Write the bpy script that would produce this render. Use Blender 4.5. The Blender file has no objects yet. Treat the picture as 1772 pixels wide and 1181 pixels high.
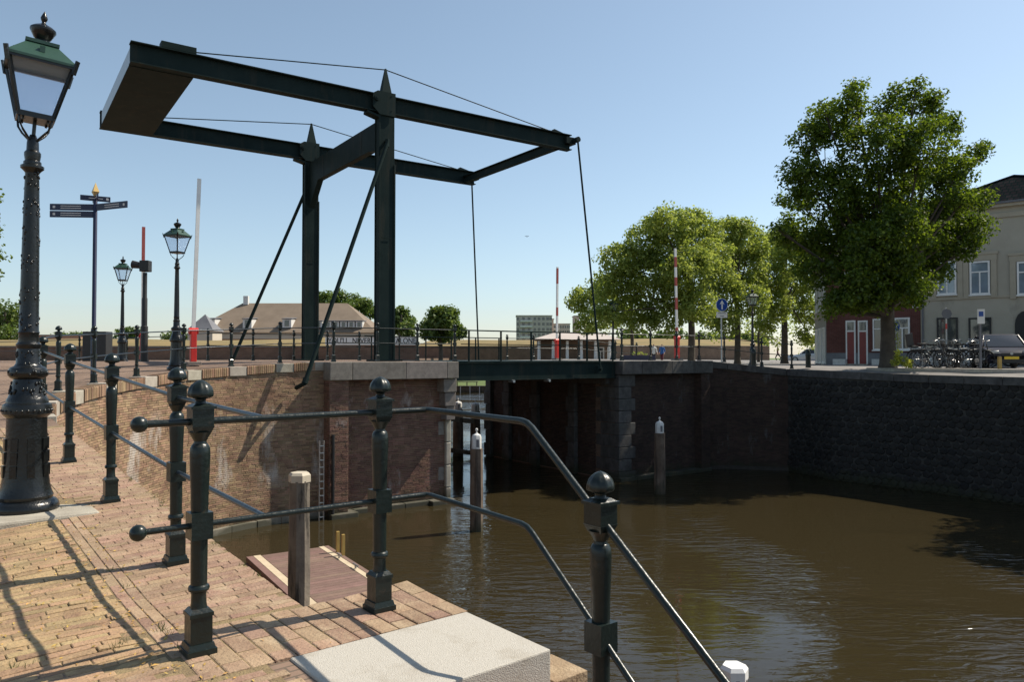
import bpy, bmesh, math, random
import numpy as np
from mathutils import Vector, Matrix
from mathutils.geometry import delaunay_2d_cdt
random.seed(7); np.random.seed(7)
sc = bpy.context.scene
PI = math.pi; rad = math.radians

# ------------------------------------------------------------ camera, sky, sun, exposure
cd = bpy.data.cameras.new("camera"); cam = bpy.data.objects.new("camera", cd); sc.collection.objects.link(cam)
cd.sensor_width = 36.0; cd.lens = 36.0 * 1300.0 / 1772.0; cd.clip_start = 0.05; cd.clip_end = 6000
cam.location = (0, 0, 0); cam.rotation_euler = (rad(90 + 1.256), 0, 0)      # z = 0 is the eye, 1.28 m above the landing
sc.camera = cam
SUN_AZ = 24.0; SUN_EL = 50.0                                               # azimuth from +x towards +y
world = bpy.data.worlds.new("World"); sc.world = world; world.use_nodes = True
wn = world.node_tree.nodes; wl = world.node_tree.links
bgn = wn["Background"]; sky = wn.new("ShaderNodeTexSky"); sky.sky_type = 'NISHITA'; sky.sun_disc = False
sky.sun_elevation = rad(SUN_EL); sky.sun_rotation = rad(90 - SUN_AZ)
sky.air_density = 1.0; sky.dust_density = 0.6; sky.ozone_density = 3.0; sky.altitude = 0
hsv = wn.new('ShaderNodeHueSaturation'); hsv.inputs['Saturation'].default_value = 0.80; hsv.inputs['Hue'].default_value = 0.488; wl.new(sky.outputs[0], hsv.inputs['Color']); wl.new(hsv.outputs[0], bgn.inputs[0]); bgn.inputs[1].default_value = 0.108
sl = bpy.data.lights.new("sun", 'SUN'); sl.energy = 4.8; sl.angle = rad(0.5); sl.color = (1.0, 0.91, 0.77)
sun = bpy.data.objects.new("sun", sl); sc.collection.objects.link(sun)
sdir = Vector((math.cos(rad(SUN_AZ)) * math.cos(rad(SUN_EL)), math.sin(rad(SUN_AZ)) * math.cos(rad(SUN_EL)), math.sin(rad(SUN_EL))))
sun.rotation_euler = sdir.to_track_quat('Z', 'Y').to_euler()
vs = sc.view_settings; vs.view_transform = 'Standard'; vs.look = 'None'; vs.gamma = 1; vs.use_curve_mapping = False
vs.exposure = 0.45

# ------------------------------------------------------------ materials
def mat(name, c1, c2=None, scale=4.0, rough=0.7, metal=0.0, bump=0.0, bscale=None, detail=6, piece=0.0, spec=0.5, coat=0.0, stain=None, world_co=False, tide=False):
    m = bpy.data.materials.new(name); m.use_nodes = True
    N = m.node_tree.nodes; L = m.node_tree.links; b = N["Principled BSDF"]
    b.inputs["Roughness"].default_value = rough; b.inputs["Metallic"].default_value = metal
    b.inputs["Specular IOR Level"].default_value = spec; b.inputs["Coat Weight"].default_value = coat
    b.inputs["Coat Roughness"].default_value = 0.15
    geo = N.new("ShaderNodeNewGeometry")
    co = geo.outputs["Position"]
    if not world_co:
        tc = N.new("ShaderNodeTexCoord"); co = tc.outputs["Object"]
    nz = N.new("ShaderNodeTexNoise"); nz.inputs["Scale"].default_value = scale; nz.inputs["Detail"].default_value = detail
    nz.inputs["Roughness"].default_value = 0.62
    L.new(co, nz.inputs["Vector"])
    rp = N.new("ShaderNodeMapRange"); rp.inputs[1].default_value = 0.32; rp.inputs[2].default_value = 0.68
    L.new(nz.outputs["Fac"], rp.inputs[0])
    mx = N.new("ShaderNodeMix"); mx.data_type = 'RGBA'
    mx.inputs[6].default_value = (*c1, 1); mx.inputs[7].default_value = (*(c2 or c1), 1)
    L.new(rp.outputs[0], mx.inputs[0]); col = mx.outputs[2]
    if piece:
        oi = N.new("ShaderNodeObjectInfo"); ad = N.new("ShaderNodeMath"); ad.operation = 'ADD'
        L.new(geo.outputs["Random Per Island"], ad.inputs[0]); L.new(oi.outputs["Random"], ad.inputs[1])
        fr = N.new("ShaderNodeMath"); fr.operation = 'FRACT'; L.new(ad.outputs[0], fr.inputs[0])
        mr = N.new("ShaderNodeMapRange"); mr.inputs[3].default_value = 1 - piece; mr.inputs[4].default_value = 1 + piece
        L.new(fr.outputs[0], mr.inputs[0])
        m7 = N.new("ShaderNodeMath"); m7.operation = 'MULTIPLY'; m7.inputs[1].default_value = 7.31; L.new(fr.outputs[0], m7.inputs[0])
        f2 = N.new("ShaderNodeMath"); f2.operation = 'FRACT'; L.new(m7.outputs[0], f2.inputs[0])
        h2 = N.new("ShaderNodeMapRange"); h2.inputs[3].default_value = 0.485; h2.inputs[4].default_value = 0.515
        L.new(f2.outputs[0], h2.inputs[0])
        hs = N.new("ShaderNodeHueSaturation"); L.new(col, hs.inputs["Color"]); L.new(mr.outputs[0], hs.inputs["Value"]); L.new(h2.outputs[0], hs.inputs["Hue"])
        col = hs.outputs[0]
    if stain:                                             # (colour, scale, low, high, z scale, zmin, zmax)
        sc_, ss, lo, hi, zs = stain[:5]
        mp = N.new("ShaderNodeMapping"); mp.inputs["Scale"].default_value = (1, 1, zs); L.new(geo.outputs["Position"], mp.inputs["Vector"])
        n2 = N.new("ShaderNodeTexNoise"); n2.inputs["Scale"].default_value = ss; n2.inputs["Detail"].default_value = 5; n2.inputs["Roughness"].default_value = 0.7
        L.new(mp.outputs[0], n2.inputs["Vector"])
        r2 = N.new("ShaderNodeMapRange"); r2.inputs[1].default_value = lo; r2.inputs[2].default_value = hi; L.new(n2.outputs["Fac"], r2.inputs[0])
        fac = r2.outputs[0]
        if len(stain) > 5:
            sp = N.new("ShaderNodeSeparateXYZ"); L.new(geo.outputs["Position"], sp.inputs[0])
            a = N.new("ShaderNodeMapRange"); z0, z1 = stain[5:7]
            a.inputs[1].default_value = z0; a.inputs[2].default_value = z0 + 0.4; L.new(sp.outputs["Z"], a.inputs[0])
            c = N.new("ShaderNodeMapRange"); c.inputs[1].default_value = z1; c.inputs[2].default_value = z1 - 0.4; L.new(sp.outputs["Z"], c.inputs[0])
            for q in (a, c):
                mm = N.new("ShaderNodeMath"); mm.operation = 'MULTIPLY'; L.new(fac, mm.inputs[0]); L.new(q.outputs[0], mm.inputs[1]); fac = mm.outputs[0]
        ms = N.new("ShaderNodeMix"); ms.data_type = 'RGBA'; ms.inputs[7].default_value = (*sc_, 1)
        L.new(fac, ms.inputs[0]); L.new(col, ms.inputs[6]); col = ms.outputs[2]
    if tide:
        s3 = N.new("ShaderNodeSeparateXYZ"); L.new(geo.outputs["Position"], s3.inputs[0])
        n3 = N.new("ShaderNodeTexNoise"); n3.inputs["Scale"].default_value = 1.7; n3.inputs["Detail"].default_value = 6; L.new(geo.outputs["Position"], n3.inputs["Vector"])
        m3 = N.new("ShaderNodeMath"); m3.operation = 'MULTIPLY_ADD'; m3.inputs[1].default_value = -0.9; L.new(n3.outputs["Fac"], m3.inputs[0]); L.new(s3.outputs["Z"], m3.inputs[2])
        r3 = N.new("ShaderNodeMapRange"); r3.inputs[1].default_value = -4.66; r3.inputs[2].default_value = -4.98; r3.inputs[4].default_value = 0.85; L.new(m3.outputs[0], r3.inputs[0])
        x3 = N.new("ShaderNodeMix"); x3.data_type = 'RGBA'; x3.inputs[7].default_value = (0.030, 0.032, 0.014, 1); L.new(r3.outputs[0], x3.inputs[0]); L.new(col, x3.inputs[6]); col = x3.outputs[2]
    L.new(col, b.inputs["Base Color"])
    if bump:
        nb = N.new("ShaderNodeTexNoise"); nb.inputs["Scale"].default_value = bscale or scale * 6; nb.inputs["Detail"].default_value = 5
        L.new(co, nb.inputs["Vector"])
        bp = N.new("ShaderNodeBump"); bp.inputs["Strength"].default_value = min(1.0, bump); bp.inputs["Distance"].default_value = 0.01
        L.new(nb.outputs["Fac"], bp.inputs["Height"]); L.new(bp.outputs[0], b.inputs["Normal"])
    return m

def brickmat(name, c1, c2, mortar, bw=0.21, bh=0.065, msize=0.008, rot=(0, 0, 0), mode='wall', rough=0.85):
    """procedural brick for surfaces too far to tell the bricks apart; wall mode runs along the horizontal tangent"""
    m = bpy.data.materials.new(name); m.use_nodes = True
    N = m.node_tree.nodes; L = m.node_tree.links; b = N["Principled BSDF"]; b.inputs["Roughness"].default_value = rough; b.inputs["Specular IOR Level"].default_value = 0.0 if 'tile' in name else 0.15
    geo = N.new("ShaderNodeNewGeometry")
    if mode == 'wall':
        cr = N.new("ShaderNodeVectorMath"); cr.operation = 'CROSS_PRODUCT'; cr.inputs[0].default_value = (0, 0, 1)
        L.new(geo.outputs["True Normal"], cr.inputs[1])
        nn = N.new("ShaderNodeVectorMath"); nn.operation = 'NORMALIZE'; L.new(cr.outputs[0], nn.inputs[0])
        dt = N.new("ShaderNodeVectorMath"); dt.operation = 'DOT_PRODUCT'; L.new(nn.outputs[0], dt.inputs[0]); L.new(geo.outputs["Position"], dt.inputs[1])
        sp = N.new("ShaderNodeSeparateXYZ"); L.new(geo.outputs["Position"], sp.inputs[0])
        cb = N.new("ShaderNodeCombineXYZ"); L.new(dt.outputs["Value"], cb.inputs[0]); L.new(sp.outputs["Z"], cb.inputs[1])
        vec = cb.outputs[0]
    else:
        mp = N.new("ShaderNodeMapping"); mp.inputs["Rotation"].default_value = rot; L.new(geo.outputs["Position"], mp.inputs["Vector"]); vec = mp.outputs[0]
    br = N.new("ShaderNodeTexBrick"); L.new(vec, br.inputs["Vector"])
    br.inputs["Color1"].default_value = (*c1, 1); br.inputs["Color2"].default_value = (*c2, 1); br.inputs["Mortar"].default_value = (*mortar, 1)
    br.inputs["Scale"].default_value = 1; br.inputs["Mortar Size"].default_value = msize; br.inputs["Brick Width"].default_value = bw; br.inputs["Row Height"].default_value = bh
    nz = N.new("ShaderNodeTexNoise"); nz.inputs["Scale"].default_value = 0.9; nz.inputs["Detail"].default_value = 8; nz.inputs["Roughness"].default_value = 0.7; L.new(geo.outputs["Position"], nz.inputs["Vector"])
    mr = N.new("ShaderNodeMapRange"); mr.inputs[1].default_value = 0.3; mr.inputs[2].default_value = 0.7; mr.inputs[3].default_value = 0.72; mr.inputs[4].default_value = 1.22; L.new(nz.outputs["Fac"], mr.inputs[0])
    hs = N.new("ShaderNodeHueSaturation"); L.new(br.outputs["Color"], hs.inputs["Color"]); L.new(mr.outputs[0], hs.inputs["Value"])
    L.new(hs.outputs[0], b.inputs["Base Color"])
    bp = N.new("ShaderNodeBump"); bp.inputs["Strength"].default_value = 0.5; bp.inputs["Distance"].default_value = 0.01; bp.invert = True
    L.new(br.outputs["Fac"], bp.inputs["Height"]); L.new(bp.outputs[0], b.inputs["Normal"])
    return m

def leafmat(name, c1, c2, trans=0.45):
    m = bpy.data.materials.new(name); m.use_nodes = True
    N = m.node_tree.nodes; L = m.node_tree.links; N.remove(N["Principled BSDF"]); out = N["Material Output"]
    geo = N.new("ShaderNodeNewGeometry")
    mx = N.new("ShaderNodeMix"); mx.data_type = 'RGBA'; mx.inputs[6].default_value = (*c1, 1); mx.inputs[7].default_value = (*c2, 1)
    L.new(geo.outputs["Random Per Island"], mx.inputs[0])
    d = N.new("ShaderNodeBsdfDiffuse"); t = N.new("ShaderNodeBsdfTranslucent"); g = N.new("ShaderNodeBsdfGlossy"); g.inputs["Roughness"].default_value = 0.45
    g.inputs["Color"].default_value = (0.8, 0.8, 0.8, 1)
    L.new(mx.outputs[2], d.inputs[0])
    hs = N.new("ShaderNodeHueSaturation"); hs.inputs["Hue"].default_value = 0.485; hs.inputs["Saturation"].default_value = 1.1; hs.inputs["Value"].default_value = 1.5
    L.new(mx.outputs[2], hs.inputs["Color"]); L.new(hs.outputs[0], t.inputs[0])
    a = N.new("ShaderNodeMixShader"); a.inputs[0].default_value = trans; L.new(d.outputs[0], a.inputs[1]); L.new(t.outputs[0], a.inputs[2])
    b = N.new("ShaderNodeMixShader"); b.inputs[0].default_value = 0.018; L.new(a.outputs[0], b.inputs[1]); L.new(g.outputs[0], b.inputs[2])
    L.new(b.outputs[0], out.inputs[0])
    return m

M = {}
M['paint'] = mat('dark_green_paint', (0.006, 0.011, 0.010), (0.011, 0.018, 0.016), 9, 0.33, 0, 0.25, 45, spec=0.35, coat=0.08, stain=((0.045, 0.036, 0.026), 14.0, 0.60, 0.74, 1.0))
M['steel'] = mat('bridge_green_paint', (0.014, 0.0235, 0.0225), (0.022, 0.034, 0.032), 1.3, 0.5, 0, 0.06, 30, spec=0.03, stain=((0.042, 0.042, 0.034), 3.5, 0.53, 0.75, 0.12))
M['castiron'] = mat('cast_iron_paint', (0.005, 0.006, 0.006), (0.009, 0.010, 0.010), 14, 0.28, 0, 0.35, 55, spec=0.35, coat=0.2)
M['roofgreen'] = mat('lantern_green', (0.02, 0.055, 0.035), (0.03, 0.075, 0.05), 8, 0.35, 0, 0.1, 40)
M['railpipe'] = mat('worn_pipe_paint', (0.02, 0.03, 0.04), (0.035, 0.048, 0.062), 12, 0.28, 0.2, 0.1, 60)
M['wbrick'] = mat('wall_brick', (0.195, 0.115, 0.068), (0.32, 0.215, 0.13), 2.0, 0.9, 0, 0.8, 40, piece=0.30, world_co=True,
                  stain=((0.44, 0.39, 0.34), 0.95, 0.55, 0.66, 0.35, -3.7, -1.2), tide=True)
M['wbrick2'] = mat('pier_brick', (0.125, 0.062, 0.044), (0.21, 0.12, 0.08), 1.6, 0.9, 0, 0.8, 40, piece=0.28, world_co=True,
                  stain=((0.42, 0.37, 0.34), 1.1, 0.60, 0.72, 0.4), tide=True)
M['mortar'] = mat('lime_mortar', (0.20, 0.155, 0.115), (0.29, 0.235, 0.175), 6, 0.95, 0, 0.6, 60, world_co=True, stain=((0.45, 0.42, 0.38), 0.7, 0.6, 0.72, 0.45), tide=True)
M['granite_shade'] = mat('shade_toned_stone', (0.05, 0.046, 0.042), (0.10, 0.092, 0.084), 5, 0.8, 0, 0.5, 80, piece=0.15, world_co=True, stain=((0.035, 0.03, 0.027), 1.6, 0.5, 0.7, 0.5), tide=True)  # darker copy of the cap stone, shade of the right bank put into its colour
M['dbrick'] = mat('shade_toned_brick', (0.035, 0.020, 0.015), (0.065, 0.038, 0.027), 1.4, 0.92, 0, 0.8, 40, piece=0.3, world_co=True,
                  stain=((0.13, 0.13, 0.13), 1.2, 0.60, 0.74, 0.35), tide=True)  # brick colour lowered to carry the shade on right walls and inner faces
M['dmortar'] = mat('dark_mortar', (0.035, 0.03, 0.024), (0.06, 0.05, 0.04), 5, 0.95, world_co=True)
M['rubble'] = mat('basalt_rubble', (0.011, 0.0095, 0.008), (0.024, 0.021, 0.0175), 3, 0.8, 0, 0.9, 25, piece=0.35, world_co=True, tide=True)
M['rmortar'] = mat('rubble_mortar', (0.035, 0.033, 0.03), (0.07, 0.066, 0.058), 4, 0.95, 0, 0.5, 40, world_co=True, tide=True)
M['granite'] = mat('cap_stone', (0.16, 0.14, 0.12), (0.24, 0.21, 0.18), 7, 0.8, 0, 0.5, 80, piece=0.08, world_co=True, stain=((0.14, 0.12, 0.10), 2.0, 0.55, 0.7, 1.0), tide=True)
M['lightstone'] = mat('pale_stone', (0.30, 0.265, 0.215), (0.42, 0.38, 0.31), 5, 0.8, 0, 0.4, 90, piece=0.08, world_co=True, tide=True)
M['block'] = mat('new_granite', (0.41, 0.38, 0.325), (0.455, 0.425, 0.37), 60, 0.75, 0, 0.5, 160, world_co=True, stain=((0.31, 0.27, 0.21), 3.2, 0.50, 0.72, 1.0))
M['paver'] = mat('red_clinker', (0.245, 0.15, 0.095), (0.35, 0.24, 0.155), 9, 0.88, 0, 0.8, 70, piece=0.17, world_co=True, stain=((0.40, 0.30, 0.19), 5.0, 0.55, 0.72, 1.0))
M['paver2'] = mat('worn_yellow_clinker', (0.26, 0.165, 0.09), (0.36, 0.25, 0.135), 7, 0.92, 0, 0.9, 60, piece=0.22, world_co=True, stain=((0.40, 0.275, 0.14), 4.0, 0.50, 0.68, 1.0))
M['sand'] = mat('joint_sand', (0.17, 0.12, 0.065), (0.27, 0.20, 0.10), 12, 0.98, 0, 1.0, 90, world_co=True)
M['litter'] = mat('fallen_blossom', (0.46, 0.29, 0.07), (0.30, 0.19, 0.06), 30, 0.9, piece=0.35, world_co=True)
M['plaza'] = brickmat('plaza_clinker', (0.20, 0.135, 0.10), (0.25, 0.175, 0.13), (0.13, 0.10, 0.075), 0.2, 0.055, 0.006, (0, 0, rad(-40)), 'ground')
M['street'] = mat('street_pavers', (0.17, 0.16, 0.15), (0.23, 0.21, 0.195), 2, 0.9, 0, 0.5, 30, world_co=True)
M['grass'] = mat('grass', (0.06, 0.10, 0.02), (0.11, 0.15, 0.035), 0.8, 0.95, 0, 1.0, 6, world_co=True)
M['drygrass'] = mat('dry_grass', (0.25, 0.175, 0.07), (0.17, 0.135, 0.05), 0.5, 0.95, 0, 1.0, 5, world_co=True)
M['rampart'] = brickmat('rampart_brick', (0.15, 0.085, 0.06), (0.20, 0.115, 0.08), (0.17, 0.14, 0.11), 0.22, 0.07, 0.01)
M['rampart2'] = brickmat('rampart_brick_pale', (0.20, 0.125, 0.085), (0.25, 0.16, 0.11), (0.2, 0.17, 0.13), 0.22, 0.07, 0.01)
M['skirt'] = brickmat('quay_side_brick', (0.15, 0.09, 0.065), (0.2, 0.13, 0.09), (0.17, 0.14, 0.11))
M['blue'] = mat('navy_sign_enamel', (0.008, 0.010, 0.035), (0.012, 0.014, 0.05), 4, 0.35)
M['gold'] = mat('gilded_metal', (0.55, 0.36, 0.13), (0.65, 0.45, 0.18), 12, 0.35, 0.6)
M['white'] = mat('white_paint', (0.74, 0.73, 0.70), (0.82, 0.81, 0.78), 5, 0.5)
M['creamcap'] = mat('cream_pile_cap', (0.42, 0.36, 0.27), (0.5, 0.44, 0.34), 6, 0.7)
M['greyish'] = mat('weathered_white', (0.50, 0.49, 0.46), (0.68, 0.67, 0.64), 6, 0.6)
M['red'] = mat('red_paint', (0.55, 0.02, 0.015), (0.62, 0.03, 0.02), 4, 0.4)
M['pinkred'] = mat('faded_red_film', (0.34, 0.06, 0.05), (0.40, 0.09, 0.075), 4, 0.5)
M['black'] = mat('black_plastic', (0.012, 0.012, 0.013), (0.02, 0.02, 0.02), 5, 0.5)
M['rubber'] = mat('rubber', (0.014, 0.014, 0.014), None, 5, 0.8)
M['wood'] = mat('wet_pile_wood', (0.09, 0.06, 0.042), (0.17, 0.125, 0.09), 3, 0.85, 0, 1.0, 12, world_co=True, stain=((0.05, 0.035, 0.025), 6.0, 0.5, 0.62, 0.12), tide=True)
M['woodgrey'] = mat('weathered_timber', (0.12, 0.10, 0.08), (0.20, 0.17, 0.13), 3, 0.85, 0, 1.0, 14, world_co=True, stain=((0.03, 0.025, 0.018), 7.0, 0.52, 0.62, 0.1), tide=True)
M['plank'] = mat('deck_board', (0.15, 0.092, 0.072), (0.20, 0.125, 0.10), 5, 0.75, 0, 0.3, 60, piece=0.12, world_co=True)
M['beige'] = mat('beige_strip', (0.46, 0.37, 0.25), (0.54, 0.45, 0.32), 5, 0.85, world_co=True)
M['yellow'] = mat('ochre_steel', (0.34, 0.23, 0.06), (0.42, 0.28, 0.08), 6, 0.6)
M['galv'] = mat('galvanised_steel', (0.33, 0.35, 0.36), (0.42, 0.44, 0.45), 8, 0.4, 0.7)
M['plaster'] = mat('cream_plaster', (0.37, 0.335, 0.265), (0.43, 0.395, 0.32), 0.7, 0.9, 0, 0.2, 20, world_co=True, stain=((0.24, 0.225, 0.19), 0.8, 0.58, 0.75, 0.5))
M['plaster2'] = mat('grey_plaster', (0.30, 0.29, 0.27), (0.36, 0.35, 0.32), 0.8, 0.9, world_co=True)
M['trim'] = mat('cream_trim', (0.37, 0.325, 0.245), (0.43, 0.38, 0.29), 2, 0.8, world_co=True)
M['housebrick'] = brickmat('terrace_brick', (0.12, 0.035, 0.027), (0.16, 0.05, 0.038), (0.14, 0.10, 0.09), 0.21, 0.065, 0.01)
M['plinth'] = mat('grey_plinth', (0.14, 0.14, 0.15), (0.2, 0.2, 0.21), 3, 0.85, world_co=True)
M['reddoor'] = mat('red_door', (0.16, 0.012, 0.012), (0.2, 0.018, 0.015), 3, 0.4)
M['tile'] = brickmat('dark_roof_tile', (0.014, 0.014, 0.016), (0.024, 0.022, 0.024), (0.008, 0.015, 0.015), 0.3, 0.25, 0.03)
M['bartile'] = mat('brown_roof_tile', (0.16, 0.12, 0.085), (0.21, 0.16, 0.115), 0.6, 0.9, 0, 0.4, 3, world_co=True)
M['barbrick'] = mat('orange_brick', (0.34, 0.19, 0.125), (0.40, 0.24, 0.16), 0.5, 0.9, world_co=True)
M['barcream'] = mat('barracks_cornice', (0.45, 0.40, 0.32), (0.50, 0.45, 0.37), 0.5, 0.9, world_co=True)
M['slate'] = mat('grey_slate', (0.12, 0.12, 0.13), (0.17, 0.17, 0.18), 1, 0.7, world_co=True)
M['concrete'] = mat('flat_concrete', (0.42, 0.37, 0.335), (0.49, 0.435, 0.395), 0.4, 0.9, world_co=True)
M['flatpink'] = mat('flat_pink_render', (0.50, 0.36, 0.31), (0.54, 0.40, 0.35), 0.4, 0.9, world_co=True)
M['bark'] = mat('bark', (0.05, 0.04, 0.03), (0.10, 0.08, 0.06), 3, 0.95, 0, 1.0, 14, world_co=True)
M['leaf_big'] = leafmat('lime_leaf', (0.034, 0.068, 0.010), (0.125, 0.18, 0.026), 0.5)
M['leaf_plane'] = leafmat('plane_leaf', (0.15, 0.21, 0.040), (0.29, 0.345, 0.09), 0.5)
M['leaf_far'] = leafmat('far_leaf', (0.055, 0.10, 0.022), (0.13, 0.18, 0.045), 0.4)
M['leaf_yellow'] = leafmat('variegated_leaf', (0.10, 0.17, 0.02), (0.55, 0.55, 0.10), 0.4)
M['carglass'] = mat('car_glass', (0.015, 0.018, 0.02), None, 3, 0.05, spec=0.8)
M['carwhite'] = mat('white_car_paint', (0.55, 0.57, 0.60), (0.6, 0.62, 0.65), 2, 0.25, coat=0.6)
M['carblue'] = mat('dark_blue_car_paint', (0.008, 0.009, 0.022), (0.012, 0.013, 0.028), 2, 0.35, spec=0.3, coat=0.15)
M['carsilver'] = mat('silver_car_paint', (0.42, 0.44, 0.47), (0.47, 0.49, 0.52), 2, 0.3, 0.4, coat=0.6)
M['cardark'] = mat('dark_grey_car_paint', (0.05, 0.05, 0.055), (0.07, 0.07, 0.075), 2, 0.3, 0.2, coat=0.6)
M['plate'] = mat('yellow_number_plate', (0.75, 0.50, 0.03), None, 3, 0.5)
M['chrome'] = mat('chrome', (0.30, 0.30, 0.30), None, 3, 0.32, 1.0)
M['signblue'] = mat('sign_blue', (0.01, 0.06, 0.30), (0.012, 0.07, 0.33), 3, 0.35)
M['skin'] = mat('skin', (0.42, 0.24, 0.17), None, 3, 0.6)
M['shirtwhite'] = mat('white_cotton', (0.7, 0.7, 0.68), None, 3, 0.9)
M['shirtblue'] = mat('blue_cotton', (0.03, 0.12, 0.36), None, 3, 0.9)
M['clothdark'] = mat('dark_cloth', (0.02, 0.02, 0.025), None, 3, 0.9)
M['clothred'] = mat('maroon_cloth', (0.10, 0.02, 0.03), None, 3, 0.9)
M['hair'] = mat('hair', (0.10, 0.07, 0.05), None, 3, 0.8)

def glass(name, col, rough, alpha_mix):
    m = bpy.data.materials.new(name); m.use_nodes = True
    N = m.node_tree.nodes; L = m.node_tree.links; b = N["Principled BSDF"]
    b.inputs["Base Color"].default_value = (*col, 1); b.inputs["Roughness"].default_value = rough
    b.inputs["Transmission Weight"].default_value = alpha_mix; b.inputs["IOR"].default_value = 1.1
    return m
M['lampglass'] = glass('frosted_lamp_glass', (0.86, 0.90, 0.96), 0.14, 0.93)
def windowmat(name, c):
    m = mat(name, c, tuple(x * 1.6 for x in c), 0.8, 0.04, spec=1.0, world_co=True); return m
M['pane'] = windowmat('window_pane', (0.03, 0.035, 0.04))
M['paneblue'] = windowmat('curtained_pane', (0.16, 0.20, 0.24))

def water_mat():
    m = bpy.data.materials.new('canal_water'); m.use_nodes = True
    N = m.node_tree.nodes; L = m.node_tree.links; b = N["Principled BSDF"]
    b.inputs["Base Color"].default_value = (0.031, 0.0240, 0.0112, 1); b.inputs["Roughness"].default_value = 0.03; b.inputs["IOR"].default_value = 1.33
    geo = N.new("ShaderNodeNewGeometry")
    def nz(sx, sy, s, d, rot=0):
        mp = N.new("ShaderNodeMapping"); mp.inputs["Scale"].default_value = (sx, sy, 1); mp.inputs["Rotation"].default_value = (0, 0, rot)
        L.new(geo.outputs["Position"], mp.inputs["Vector"])
        n = N.new("ShaderNodeTexNoise"); n.inputs["Scale"].default_value = s; n.inputs["Detail"].default_value = d; n.inputs["Distortion"].default_value = 0.6
        L.new(mp.outputs[0], n.inputs["Vector"]); return n.outputs["Fac"]
    a = nz(0.5, 1.6, 3.2, 3, rad(-14)); c = nz(1, 1, 0.22, 1)
    r = N.new("ShaderNodeMapRange"); r.inputs[1].default_value = 0.40; r.inputs[2].default_value = 0.60; r.inputs[3].default_value = 0.12; r.inputs[4].default_value = 1.0
    L.new(c, r.inputs[0])
    mm = N.new("ShaderNodeMath"); mm.operation = 'MULTIPLY'; L.new(a, mm.inputs[0]); L.new(r.outputs[0], mm.inputs[1])
    bp = N.new("ShaderNodeBump"); bp.inputs["Strength"].default_value = 1.0; bp.inputs["Distance"].default_value = 0.055
    L.new(mm.outputs[0], bp.inputs["Height"]); L.new(bp.outputs[0], b.inputs["Normal"])
    return m
M['water'] = water_mat()

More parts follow.
